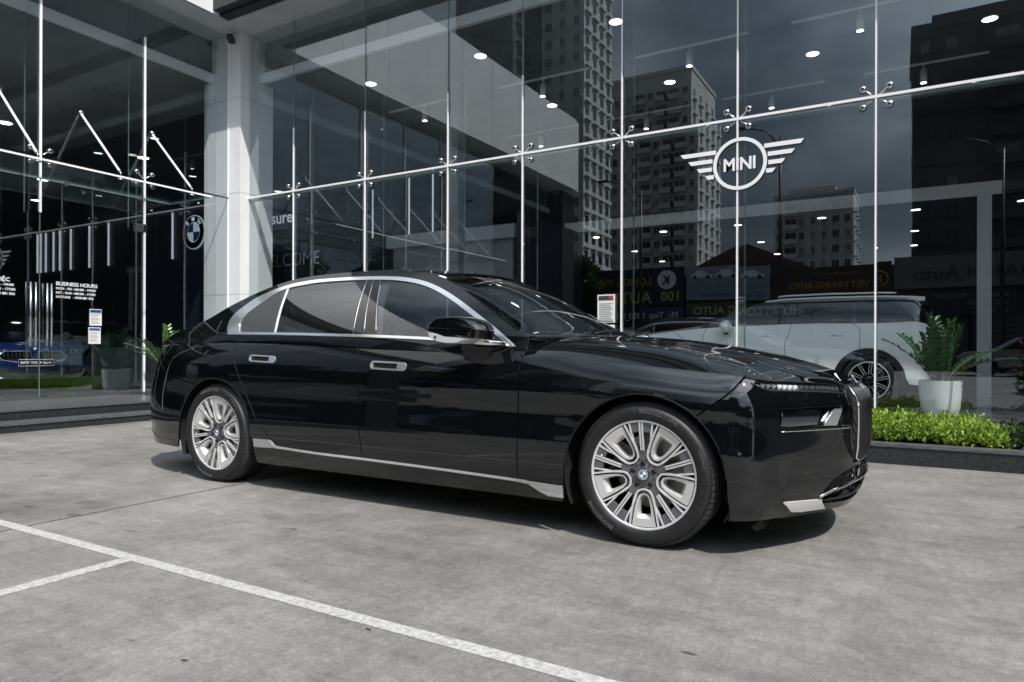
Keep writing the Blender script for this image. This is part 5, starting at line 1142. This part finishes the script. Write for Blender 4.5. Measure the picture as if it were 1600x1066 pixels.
# ---------------------------------------------------------------- white estate car behind the glass
def soft_car():
    root = tag(empty('white_compact_car', (-.43, 10.45, ZF)), 'white compact estate car parked inside the showroom behind the glass', 'car')
    wp = M_['white_paint']; smoked = mat('dark_side_glass', (.012, .018, .022), .04, 0, 1.5, .2)
    # car x: 0 rear axle, forward = -x ; z from floor ; y near = -.9
    zt_ = tab((-3.50, .62), (-3.3, .80), (-3.0, .90), (-2.5, .965), (-2.05, 1.01), (-1.3, 1.04), (-.4, 1.055), (.3, 1.055), (.60, 1.04), (.74, .97))   # shoulder
    wy = tab((-3.50, .55), (-3.4, .72), (-3.2, .84), (-2.8, .885), (-2.0, .895), (-1, .90), (0, .90), (.45, .875), (.64, .80), (.74, .68))
    zf = tab((-3.5, .70), (-3.3, .86), (-3.0, .95), (-2.5, 1.01), (-2.12, 1.06), (-1.2, 1.08), (.7, 1.06), (.74, 1.02))
    def sd_(x, z):
        x = np.asarray(x, float); z = np.asarray(z, float); w = wy(x)-.06*np.clip((z-.55)/.5, 0, 1)**2-.10*np.clip((.42-z)/.3, 0, 1)**2; return np.stack([x, -w, z+0*x], -1)
    hint = lambda P: np.stack([0*P[..., 0], P[..., 1], 0*P[..., 2]], -1)
    arch = lambda cx, r=.405, a0=5, a1=175: [(cx+r*math.cos(R(a)), .335+r*math.sin(R(a))) for a in np.linspace(a0, a1, 24)]
    top = [(x, float(zt_(x))) for x in np.linspace(.74, -3.50, 60)]
    body = [(-3.50, .30), (-3.10, .22)]+[(-3.07, .24)]+arch(-2.67)[::-1]+[(-2.25, .22), (-.42, .22)]+arch(0)[::-1]+[(.44, .26), (.60, .28), (.74, .36)]+top
    body = [(-3.50, .30), (-3.08, .24)]+arch(-2.67)[::-1]+[(-2.25, .20), (-.42, .20)]+arch(0)[::-1]+[(.44, .30), (.66, .27), (.73, .34)]+top
    panel('body', [(sd_, body)], wp, root, h=.07, hint=hint)
    # doors lines
    for P in ([(-2.02, .30), (-2.06, .9), (-2.0, 1.02)], [(-.98, .30), (-.98, .80), (-.90, 1.045)], [(-.18, 1.05), (-.10, .98), (-.10, .72)], [(-2.45, .95), (-2.33, .86), (-2.28, .78)]):
        for s in (1, -1): MB().tube([tuple(sd_(x, z)*np.array((1, s, 1))+np.array((0, -.000*s, 0))) for x, z in resample(P, .04, False)], .0035, 5).build('door_gap', M_['ink'], root)
    # arches cladding
    for cx in (0, -2.67):
        ring = arch(cx, .402, -8, 188)+arch(cx, .335, -8, 188)[::-1]
        panel('arch_cladding', [(sd_, ring)], M_['plastic'], root, h=.05, hint=hint, off=.006)
    panel('sill_cladding', [(sd_, [(-2.27, .16), (-.40, .16), (-.40, .26), (-2.27, .26)])], M_['plastic'], root, h=.08, hint=hint, off=.006)
    # greenhouse
    def ghw(x, z):
        x = np.asarray(x, float); z = np.asarray(z, float); w = np.minimum(wy(x), .90)-.06-.30*np.clip((z-1.02), 0, 1)-.25*np.clip((z-1.02), 0, 1)**2; return np.stack([x, -w, z+0*x], -1)
    gpoly = [(-2.12, 1.0), (.70, 1.03), (.62, 1.20), (.50, 1.36), (.40, 1.395), (-.5, 1.405), (-1.0, 1.395), (-1.25, 1.37), (-1.62, 1.24), (-2.0, 1.06)]
    panel('pillars', [(ghw, gpoly)], M_['gloss'], root, h=.08, hint=hint, off=-.004)
    for nm, P in (('front_side_window', [(-1.95, 1.065), (-1.03, 1.065), (-1.03, 1.335), (-1.32, 1.335), (-1.6, 1.235)]), ('rear_side_window', [(-.98, 1.065), (-.20, 1.068), (-.20, 1.335), (-.98, 1.335)]), ('quarter_window', [(-.14, 1.07), (.50, 1.075), (.40, 1.22), (.27, 1.325), (-.14, 1.335)])):
        panel(nm, [(ghw, P)], smoked, root, h=.08, hint=hint, off=.002)
    # roof
    def rf(x, v):
        x = np.asarray(x, float); v = np.asarray(v, float); z0 = np.interp(x, [-1.66, -1.25, -1.0, -.5, .1, .40, .60], [1.25, 1.375, 1.40, 1.408, 1.402, 1.388, 1.37]); w = -ghw(np.clip(x, -3, .45), z0-.01)[..., 1]; return np.stack([x, v/.7*w, z0+.035*(1-(v/.7)**2)**.5 if False else z0+.035*(1-(v/.7)**2)], -1)
    up = lambda P: np.stack([0*P[..., 0], 0*P[..., 1], 0*P[..., 2]+1], -1)
    panel('roof', [(rf, [(-1.25, -.7), (.60, -.7), (.62, 0), (.60, .7), (-1.25, .7)])], wp, root, mirror=False, h=.08, hint=up, depth=.05)
    for s in (1, -1): MB().tube([tuple(rf(x, -.66*s)+np.array((0, 0, .035))) for x in np.linspace(-1.1, .3, 16)], .012, 6).build('roof_rail', M_['alu'], root)
    # screens, bonnet, tail
    def loft(name, rows, m):
        v = []; f = []; k = len(rows[0])
        for r_ in rows: v += r_
        for i in range(len(rows)-1):
            for j in range(k-1): f.append((i*k+j, i*k+j+1, (i+1)*k+j+1, (i+1)*k+j))
        return MB().add(v, f, True).build(name, m, root)
    vs = np.linspace(-1, 1, 9)
    row = lambda x, z, w, bx=0, bz=.02: [(x-bx*(1-v*v), v*w, z+bz*(1-v*v)) for v in vs]
    loft('windscreen', [row(-1.25, 1.375, .66, .06), row(-1.62, 1.24, .74, .10), row(-2.08, 1.05, .81, .16)], M_['gloss'])
    loft('bonnet', [row(x, float(zt_(x)), float(wy(x))-.06, 0, float(zf(x))-float(zt_(x))+.03) for x in np.linspace(-2.0, -3.5, 14)], wp)
    loft('tailgate', [row(.60, 1.37, .62, -.03, .0), row(.68, 1.20, .70, -.04, 0), row(.74, 1.03, .76, -.05, 0)], M_['gloss'])
    loft('tail_panel', [row(.74, 1.04, .68, -.07, 0), row(.76, .70, .72, -.10, 0), row(.73, .34, .70, -.10, 0)], wp)
    loft('rear_lamp', [row(.745, .98, .70, -.05, 0)[:3], row(.765, .72, .73, -.05, 0)[:3]], M_['red'])
    for s in (1, -1):
        mb = MB(); ellips(mb, (-1.72, -.98*s, 1.03), (.085, .10, .085)); m_ = mb.build('door_mirror', wp, root); MB().tube([(-1.72, -.97*s, .955), (-1.76, -.84*s, .975)], [.04, .03], 8).build('mirror_foot', M_['plastic'], m_)
        for x in (-1.20, -.35):
            hb_ = MB(); ellips(hb_, (x, -.862*s, .90), (.11, .022, .018)); hb_.build('door_handle', M_['chrome2'], root)
        hb_ = MB(); ellips(hb_, (-2.95, -.84*s, .86), (.14, .06, .09)); hb_.build('headlight', M_['chrome2'], root)
        mb = MB().box(-2.42, -2.30, min(s*-.895, s*-.888), max(s*-.895, s*-.888), .80, .84); mb.build('side_scuttle', M_['plastic'], root)
    MB().box(-3.2, .65, -.55, .55, .2, .85).box(-2.2, -.45, -.80, .80, .2, .85).build('underbody', M_['matte'], root)
    for cx in (0, -2.67):
        for s in (1, -1):
            M0 = frame((cx, -.885*s, .335), (s, 0, 0), (0, 0, 1))
            w = MB().lathe([(.232, -.01), (.245, 0), (.27, .004), (.30, .002), (.322, -.012), (.332, -.04), (.332, -.20), (.30, -.22), (.23, -.2)], M0, 40).build('wheel', M_['rubber'], root)
            MB().lathe([(.232, -.012), (.238, -.004), (.224, -.010), (.215, -.05), (.21, -.12), (0, -.12)], M0, 40).build('rim_barrel', M_['gloss'], w); MB().lathe([(.224, -.004), (.236, .0), (.238, -.006)], M0, 40).build('rim_edge', M_['alu'], w)
            for k in range(10):
                a = 2*math.pi*k/10+.2; b = MB(); Mk = M0 @ Matrix.Rotation(a, 4, 'Z')
                b.box(.06, .228, -.021, .021, -.03, -.012, Mk); b.build('spoke', M_['gloss'], w); MB().box(.075, .226, -.017, -.010, -.012, -.0105, Mk).box(.075, .226, .010, .017, -.012, -.0105, Mk).box(.22, .226, -.017, .017, -.012, -.0104, Mk).build('spoke_line', M_['alu'], w)
            MB().lathe([(0, -.008), (.045, -.010), (.06, -.02)], M0, 20).build('hub', M_['gloss'], w)
    return root
soft_car()
# ---------------------------------------------------------------- blue car, nose towards the left doors
def blue_car():
    root = tag(empty('blue_saloon_car', (-13.0, 6.02, ZF), R(-8)), 'blue saloon car with wide black grilles facing out behind the left glass doors', 'car')
    bpnt = M_['blue_paint']; vs = np.linspace(-1, 1, 15)
    prof = [(.0, .18, .84), (.06, .30, .90), (.05, .45, .90), (.0, .60, .88), (-.10, .70, .86), (-.28, .76, .86), (-.7, .83, .88), (-1.2, .90, .90), (-1.5, .96, .9)]
    v = []; f = []
    for x, z, w in prof:
        for q in vs: v.append((x-.34*abs(q)**3.2*(1 if x > -.3 else .2), q*w, z+(.05*(1-q*q) if z > .65 else 0)))
    k = len(vs)
    for i in range(len(prof)-1):
        for j in range(k-1): f.append((i*k+j, i*k+j+1, (i+1)*k+j+1, (i+1)*k+j))
    MB().add(v, f, True).build('body', bpnt, root)
    MB().box(-4.3, -.4, -.86, .86, .2, .80).build('rear_body', bpnt, root, sharp=.5)
    ca = []; 
    for x, z, w in ((-1.4, .94, .78), (-2.0, 1.36, .62), (-3.0, 1.40, .62), (-3.9, 1.0, .74)): ca.append([(x, q*w, z) for q in (-1, -.5, 0, .5, 1)])
    v = sum(ca, []); f = [(i*5+j, i*5+j+1, (i+1)*5+j+1, (i+1)*5+j) for i in range(3) for j in range(4)]; MB().add(v, f, True).build('cabin', M_['gloss'], root)
    for s in (1, -1):
        P = [(.03, .47), (.10, .44), (.46, .50), (.50, .57), (.42, .65), (.06, .655)]
        g_ = MB().prism(P, .0, .03, lambda a, b, w: (.035-.25*a*a+w-(b-.45)*.25, a*s, b)).build('kidney_grille', M_['gloss'], root); MB().tube([(.07-.25*a*a-(b-.45)*.25, a*s, b) for a, b in P+[P[0]]], .008, 6).build('grille_frame', M_['chrome2'], g_)
        for q in range(7): MB().tube([(.072-.25*a_*a_-(b-.45)*.25, a_*s, b) for a_, b in ((.10+q*.055, .48), (.10+q*.055, .635))], .005, 5).build('grille_bar', M_['plastic'], g_)
        H = [(.53, .58), (.80, .60), (.84, .66), (.74, .70), (.55, .665)]
        h_ = MB().prism(H, 0, .02, lambda a, b, w: (-.02-.36*abs(a/.9)**3.2+.05-(b-.6)*.6+w, a*s, b)).build('headlight', M_['gloss'], root)
        for c0 in (.58, .71): MB().tube([(.07-.36*abs(a/.9)**3.2-(b-.6)*.6, a*s, b) for a, b in ((c0, .675), (c0, .615), (c0+.09, .615), (c0+.09, .685), (c0, .675))], .008, 6).build('lamp_ring', M_['lamp'] if False else M_['chrome2'], h_)
        MB().prism([(.5, .24), (.82, .26), (.78, .40), (.58, .38)], 0, .02, lambda a, b, w: (.05-.34*abs(a/.9)**3.2+w, a*s, b)).build('side_intake', M_['matte'], root)
        MB().lathe([(0, 0), (.22, 0), (.33, -.02), (.33, -.22)], frame((-.9, -.88*s, .33), (s, 0, 0), (0, 0, 1)), 32).build('wheel', M_['rubber'], root)
    MB().prism([(-.42, .24), (.42, .24), (.5, .36), (-.5, .36)], 0, .02, lambda a, b, w: (.062-.34*abs(a/.9)**3.2+w, a, b)).build('lower_intake', M_['matte'], root)
    p = box('number_plate', .105, .115, -.26, .26, .40, .51, M_['gloss'], root); MB().tube([(.118, -.26, .40), (.118, .26, .40), (.118, .26, .51), (.118, -.26, .51), (.118, -.26, .40)], .004, 5).build('plate_frame', M_['rod'], p)
    text('plate_lettering', 'BMW 330i M Sport', .062, frame((.1165, -.235, .437), (0, 1, 0), (0, 0, 1)), M_['vinyl'], p, bold=.01, sx=.92)
    roundel('bonnet_badge', .04, frame((.04, 0, .69), (0, 1, 0), (-.6, 0, .8)), root, True, .004)
    return root
blue_car()
tag(box('glass_table_unit', -12.2, -11.6, 6.55, 8.2, ZF, .98, M_['dark'], bevel=.01), 'dark low reception cabinet standing beside the blue car', 'cabinet')

# ---------------------------------------------------------------- street side, seen in the reflections
def shop(x0, x1, y, h, m, label, gab=False):
    root = tag(empty('shop_house', ((x0+x1)/2, y-4, 0)), label, 'building'); cx = (x0+x1)/2; w = (x1-x0)/2
    box('wall', -w, w, -4, 4, 0, h, m, root); box('shutter_opening', -w+.4, w-.4, 4.0, 4.06, 0, 3.0, M_['intdark'], root)
    for k in range(12): box('shutter_slat', -w+.45, w-.45, 4.06, 4.09, .1+k*.24, .28+k*.24, mat('slat', (.10, .105, .11), .5) if k == 0 else bpy.data.materials['slat'], root)
    mb = MB(); mb.prism([(-w, h), (w, h), (0, h+(1.5 if gab else .12))], -4, 4, lambda a, b, w_: (a, w_, b)); mb.build('gable_roof', mat('roof_tile', (.10, .06, .05), .8) if 'roof_tile' not in bpy.data.materials else bpy.data.materials['roof_tile'], root)
    return root
wm = noisy(mat('street_wall', (.10, .10, .10), .8), 1, (.03, .03, .03), (.07, .07, .07))
for i, (x0, x1, h) in enumerate(((-34, -27, 6.2), (-26.8, -19, 5.2), (-18.8, -11.3, 5.3), (-11.2, -4.6, 5.4), (-4.5, 2.6, 5.1), (2.8, 9.5, 5.2), (9.7, 18, 6.0), (18.2, 27, 5.4))):
    shop(x0, x1, -22.2, h, wm, 'plain street shop house number %d across the road, counted from the left end' % (i+1) if False else ('low shop house across the road, seen only as a reflection', 'wider shop house across the road behind the parking signs')[i % 2]+(' at its %s' % ['far left', 'left end', 'first dark sign', 'pale blue sign', 'gold lettered sign', 'grey sign', 'right end', 'far right'][i]), gab=i in (3, 6))
def sign(x0, x1, z0, z1, m, label, y=-21.9):
    o = tag(box('shop_sign', x0, x1, y-.15, y, z0, z1, m), label, 'sign'); return o
FS_ = lambda x, z, y=-21.88: frame((x, y, z), (-1, 0, 0), (0, 0, 1))
gold = mat('gold_lettering', (.5, .33, .04), .5); yel = mat('yellow_lettering', (.45, .43, .07), .5); tur = mat('turquoise_print', (.05, .45, .42), .5); signnavy = mat('sign_navy', (.012, .015, .04), .5); signwhite = mat('sign_pale_blue', (.24, .30, .36), .5); signbrown = mat('sign_dark_brown', (.03, .02, .012), .5); signgrey = mat('sign_grey', (.16, .165, .17), .5)
s1 = sign(-18.0, -11.2, 3.5, 5.7, signnavy, 'dark blue street sign with yellow lettering and a round emblem')
text('lettering', 'LONG VŨ VIỆT', .62, FS_(-13.1, 4.75), gold, s1, ex=.02, bold=.01); text('lettering', 'AUTO 2', .98, FS_(-13.1, 3.68), yel, s1, ex=.02, bold=.02); text('lettering', '100', .8, FS_(-11.35, 3.75), yel, s1, ex=.02, bold=.02)
MB().lathe([(0, 0), (.55, 0), (.55, .05), (0, .05)], FS_(-12.2, 5.0, -21.9), 32, False).build('emblem', M_['bwhite'], s1); text('lettering', 'K', .7, FS_(-12.0, 4.74, -21.83), signnavy, s1, ex=.01, bold=.03)
s1b = sign(-18.0, -11.2, 2.55, 3.4, mat('sign_blue', (.02, .05, .14), .5), 'blue strip sign with telephone numbers below the dark blue sign'); text('lettering', 'Mr. Tiep  0903 97 11 010', .5, FS_(-11.5, 2.78), M_['vinyl'], s1b, ex=.02, bold=.01); box('border', -17.8, -13.8, -21.88, -21.87, 2.62, 3.3, signnavy, s1b)
s2 = sign(-11.05, -6.6, 3.75, 5.6, signwhite, 'pale blue street sign with three painted cars and dark lettering')
text('lettering', 'LONG LONG AUTO', .46, FS_(-6.75, 4.38), M_['inkgrey'], s2, ex=.02, bold=.02, sx=1.0); text('lettering', 'MUA - BAN - TRAO DOI - KY GUI', .22, FS_(-6.9, 3.95), M_['inkblue'], s2, ex=.02, bold=.02)
for cx_ in (-7.5, -8.85, -10.2):
    MB().prism([(-.6, 0), (.6, 0), (.6, .14), (.3, .2), (.14, .38), (-.3, .38), (-.42, .2), (-.6, .16)], 0, .03, lambda a, b, w: (cx_+a, -21.9+w, 5.02+b)).build('painted_car', M_['bwhite'], s2)
    for q in (-.36, .36): MB().lathe([(0, .04), (.11, .04), (.11, 0)], FS_(cx_+q, 5.04, -21.9), 16).build('painted_wheel', M_['ink'], s2)
s2b = sign(-11.05, -4.7, 2.7, 3.6, mat('sign_olive', (.05, .06, .03), .5), 'dark green strip sign with pale lettering under the pale blue sign'); text('lettering', 'HƯNG LONG AUTO', .62, FS_(-5.0, 2.92), mat('pale_yellow', (.55, .55, .35), .5), s2b, ex=.02, bold=.02)
s3 = sign(-6.5, .7-1.25, 3.7, 5.35, signbrown, 'dark brown street sign with gold lettering and an oval emblem')
text('lettering', 'VIỆT NHUNG AUTO', .48, FS_(-1.9, 4.25), gold, s3, ex=.02, bold=.01, sx=.85); text('lettering', 'Chuyen mua ban cac loai xe', .2, FS_(-2.2, 4.95), gold, s3, ex=.02)
for q in (-1.15,):
    MB().lathe([(.36, 0), (.42, .03), (.36, .05), (.36, 0)], FS_(q, 4.5, -21.9) @ Matrix.Scale(1.15, 4, (1, 0, 0)), 32, False).build('emblem', gold, s3); text('lettering', 'H', .5, FS_(q+.18, 4.32), gold, s3, ex=.02, bold=.01)
s4 = sign(-.45, 6.8, 3.95, 5.5, signgrey, 'grey street sign with dark lettering at the far right of the reflections')
text('lettering', 'OANH Auto', .85, FS_(5.3, 4.35), M_['ink'], s4, ex=.02, bold=.02, sx=1.1); s4b = sign(.2, 4.8, 2.6, 3.8, signnavy, 'dark sign with small pale lines of text below the grey sign')
for i, t_ in enumerate(('MUA BAN - TRAO DOI', '0903 711 100', 'KY GUI XE')): text('lettering', t_, .28, FS_(4.1, 3.42-i*.36), M_['inkgrey'], s4b, ex=.02, bold=.02)
# residential towers far across the road
wnd = mat('tower_window', (.02, .024, .03), .15); wndl = mat('tower_window_curtain', (.20, .20, .19), .4); twl = noisy(mat('tower_wall_pale', (.5, .5, .48), .85), .05, (.44, .44, .43), (.56, .56, .55)); twd = noisy(mat('tower_wall_dark', (.07, .075, .08), .85), .05, (.05, .055, .06), (.10, .10, .11)); tww = mat('tower_trim_white', (.52, .52, .51), .8)
def tower(x0, x1, y0, y1, h, m, label, ncol, nside, fl=3.2, seed=0, trim=True, steps=()):
    cx, cy = (x0+x1)/2, (y0+y1)/2; root = tag(empty('apartment_tower', (cx, cy, 0)), label, 'building'); hx, hy = (x1-x0)/2, (y1-y0)/2
    box('wall', -hx, hx, -hy, hy, 0, h, m, root)
    for (a, b, c, d, hh) in steps: box('roof_block', a-cx, b-cx, c-cy, d-cy, h-.01, hh, m, root)
    box('parapet', -hx-.2, hx+.2, -hy-.2, hy+.2, h-.1, h+.7, tww if trim else m, root)
    r = random.Random(seed); wn = MB(); bl = MB(); fr = MB(); lw = MB(); n = int(h/fl)
    kinds = [r.choice((1.0, 1.3, 2.3, .7, .9)) for _ in range(ncol)]
    for k in range(n):
        z = k*fl+.9
        for j in range(ncol):
            x = -hx+(j+.5)*2*hx/ncol; w = kinds[j]/2
            (lw if r.random() < .16 else wn).box(x-w, x+w, hy-.02, hy+.03, z, z+1.5); (fr.box(x+w+.1, x+w+.7, hy, hy+.35, z-.1, z+.4) if r.random() < .35 else None); fr.box(x-w-.12, x+w+.12, hy+.03, hy+.22, z-.16, z-.04); fr.box(x-.04, x+.04, hy+.03, hy+.07, z, z+1.5)
            if kinds[j] > 2: bl.box(x-w-.5, x+w+.5, hy, hy+1.2, z-1.0, z-.85); bl.box(x-w-.5, x+w+.5, hy+1.12, hy+1.2, z-.85, z+.1)
        for j in range(nside):
            y = -hy+(j+.5)*2*hy/nside
            wn.box(hx-.02, hx+.03, y-.8, y+.8, z, z+1.6); wn.box(-hx-.03, -hx+.02, y-.8, y+.8, z, z+1.6)
            fr.box(hx, hx+.55, y-1.2, y+1.2, z-1.0, z-.85); fr.box(hx+.50, hx+.55, y-1.2, y+1.2, z-.85, z-.35)
    for nm, q, mm in (('windows', wn, wnd), ('curtained_windows', lw, wndl), ('window_trim', fr, tww if trim else m), ('balconies', bl, tww if trim else m)):
        if q.v: tag(q.build(nm, mm, root, fix=False), kind='stuff')
    return root
tower(-61, -40.2, -150, -130, 60.5, twl, 'broad pale grey apartment tower with a stepped roofline far across the road', 8, 4, seed=2, steps=((-60.5, -41, -149, -131, 61.8),))
tower(-66, -61.2, -148, -133, 53, twl, 'lower wing joined to the broad pale apartment tower', 2, 3, seed=5)
tower(-58, -49.5, -108, -95, 84, twl, 'very tall slender pale tower with balconies left of the others', 3, 4, seed=3)
tower(-80, -67, -84, -66, 40, twl, 'pale apartment block with stacked balcony slabs at the far left behind the shops', 5, 6, seed=12)
tower(-72, -60, -100, -86, 92, twd, 'very tall dark tower at the far left behind the shops', 4, 3, seed=8, trim=False)
tower(-28.1, -11.6, -166, -150, 36.3, twl, 'smaller pale apartment block between the two bigger towers', 7, 3, seed=4, steps=((-25.2, -15.4, -164, -151, 38.3),))
td = tower(.9, 17, -97, -80, 39, twd, 'big dark tower with rooftop letters at the right', 6, 5, seed=6, trim=False, steps=((3, 15, -95, -81, 41),))
text('roof_lettering', 'Le JSC34', 1.8, frame((5.8, 17-8.5+.2, 41), (-1, 0, 0), (0, 0, 1)), M_['dark'], td, ex=.1, bold=.02)
tower(18, 40, -100, -82, 55, twd, 'dark tower block beyond the right picture edge', 7, 5, seed=7, trim=False)
tower(-110, -80, -70, -40, 40, twd, 'dark apartment slab far to the left along the street', 8, 7, seed=9, trim=False)
# street lamps
def lamp(x, y, h, label):
    r = tag(empty('street_lamp', (x, y, 0)), label, 'street lamp'); MB().tube([(0, 0, 0), (0, 0, h*.5), (0, 0, h)], [.10, .08, .06], 10).build('pole', M_['dark'], r); MB().tube([(0, 0, h-.5), (-.6, .2, h+.3), (-1.4, .4, h+.5)], .035, 8).build('arm', M_['dark'], r); MB().box(-1.9, -1.3, .32, .5, h+.44, h+.56).build('lamp_head', M_['dark'], r)
lamp(-5.47, -18, 11.2, 'tall black street lamp in front of the shops, nearer the big dark tower'); lamp(-12.5, -18.4, 9.5, 'black street lamp before the dark blue sign'); lamp(3.5, -18.2, 9.3, 'black street lamp before the grey sign')
# trees along the street
def tree(x, y, h, w, label, seed, n=5200):
    root = tag(empty('street_tree', (x, y, 0)), label, 'tree'); r = np.random.default_rng(seed); b = MB(); b.tube([(0, 0, 0), (.1, 0, h*.25), (-.05, .1, h*.5), (0, 0, h*.75)], [.2, .16, .11, .05], 9)
    nb = 9; cen = []
    for i in range(nb):
        a = r.uniform(0, 6.28); q = r.uniform(.25, .95)*w; c = np.array((math.cos(a)*q, math.sin(a)*q, h*r.uniform(.5, .95))); cen.append(c); b.tube([(0, 0, h*.4), tuple(c*np.array((.5, .5, .8))), tuple(c)], [.09, .05, .02], 6)
    b.build('trunk', M_['bark'], root); cen.append(np.array((0, 0, h*.9)))
    cen = np.array(cen); id_ = r.integers(0, len(cen), n); P = unit(r.normal(0, 1, (n, 3)))*r.random((n, 1))**.45*(w*.52)*np.array((1, 1, .7)); C = cen[id_]+P; D = unit(P+r.normal(0, .6, (n, 3))); U = unit(np.cross(D, r.normal(0, 1, (n, 3)))); V, F = leaf_quads(C, D, U, r.uniform(.22, .4, n), r.uniform(.1, .18, n)); np_mesh('crown', V, F, M_['treeleaf'], root)
for i, (x, y, h, w, lb) in enumerate(((-21, -19.5, 8.5, 2.6, 'leafy dark tree at the left end of the shop row'), (-26, -20, 7, 2.4, 'broad tree left of the shop row'), (9.5, -19.5, 8, 2.4, 'round tree right of the grey sign'), (-33, -15, 9, 3, 'large tree far left beside the road'), (16, -16, 8, 3, 'spreading tree far right beside the road'), (-16.2, -20.4, 6.2, 1.3, 'slim tree before the dark blue sign'))):
    tree(x, y, h, w, lb, 20+i)
# parked cars across the yard, only caught in reflections
def far_car(x, y, rz, m, label):
    r = tag(empty('parked_car', (x, y, 0), rz), label, 'car'); P = [(-2.2, .35), (2.2, .35), (2.25, .7), (2.0, .88), (1.1, .98), (.4, 1.42), (-1.1, 1.45), (-1.8, 1.02), (-2.2, .95)]
    b = MB().prism(P, -.85, .85, lambda a, b_, w: (a, w*(1-.22*max(0, b_-.95)*2), b_)).build('body', m, r)
    for s in (1, -1):
        MB().prism([(1.0, .98), (.38, 1.36), (-1.05, 1.38), (-1.6, 1.02)], .8, .87, lambda a, b_, w: (a, s*(w*(1-.22*max(0, b_-.95)*2)), b_)).build('side_window', M_['gloss'], r)
        for cx_ in (-1.35, 1.4):
            MB().lathe([(0, .0), (.2, .0), (.22, -.01), (.33, -.0), (.33, -.2)], frame((cx_, -.88*s, .33), (s, 0, 0), (0, 0, 1)), 24).build('wheel', M_['rubber'], r)
far_car(-9, -14.5, 0, M_['white_paint'], 'white saloon car parked along the road opposite the showroom'); far_car(-3.2, -14.7, 0, M_['paint'], 'black saloon car parked along the road opposite the showroom'); far_car(4, -14.6, math.pi, mat('silver_paint', (.35, .35, .36), .3, .6), 'silver saloon car parked along the road opposite the showroom'); far_car(-16.5, -14.4, 0, mat('dark_blue_paint', (.01, .015, .04), .25), 'dark blue saloon car parked along the road opposite the showroom')

nb = tag(empty('neighbour_building', (27, 8, 0)), 'plain dark neighbouring building beyond the right end of the yard', 'building')
box('wall', -6, 6, -22, 22, 0, 24, wm, nb); box('roof_edge', -6.2, 6.2, -22.2, 22.2, 24, 24.4, twd, nb)
for k in range(12):
    for z in (1.2, 4.6, 8.0, 11.4, 14.8, 18.2): box('window', -6.04, -5.98, -20.6+k*3.4, -19+k*3.4, z, z+1.5, wnd, nb)
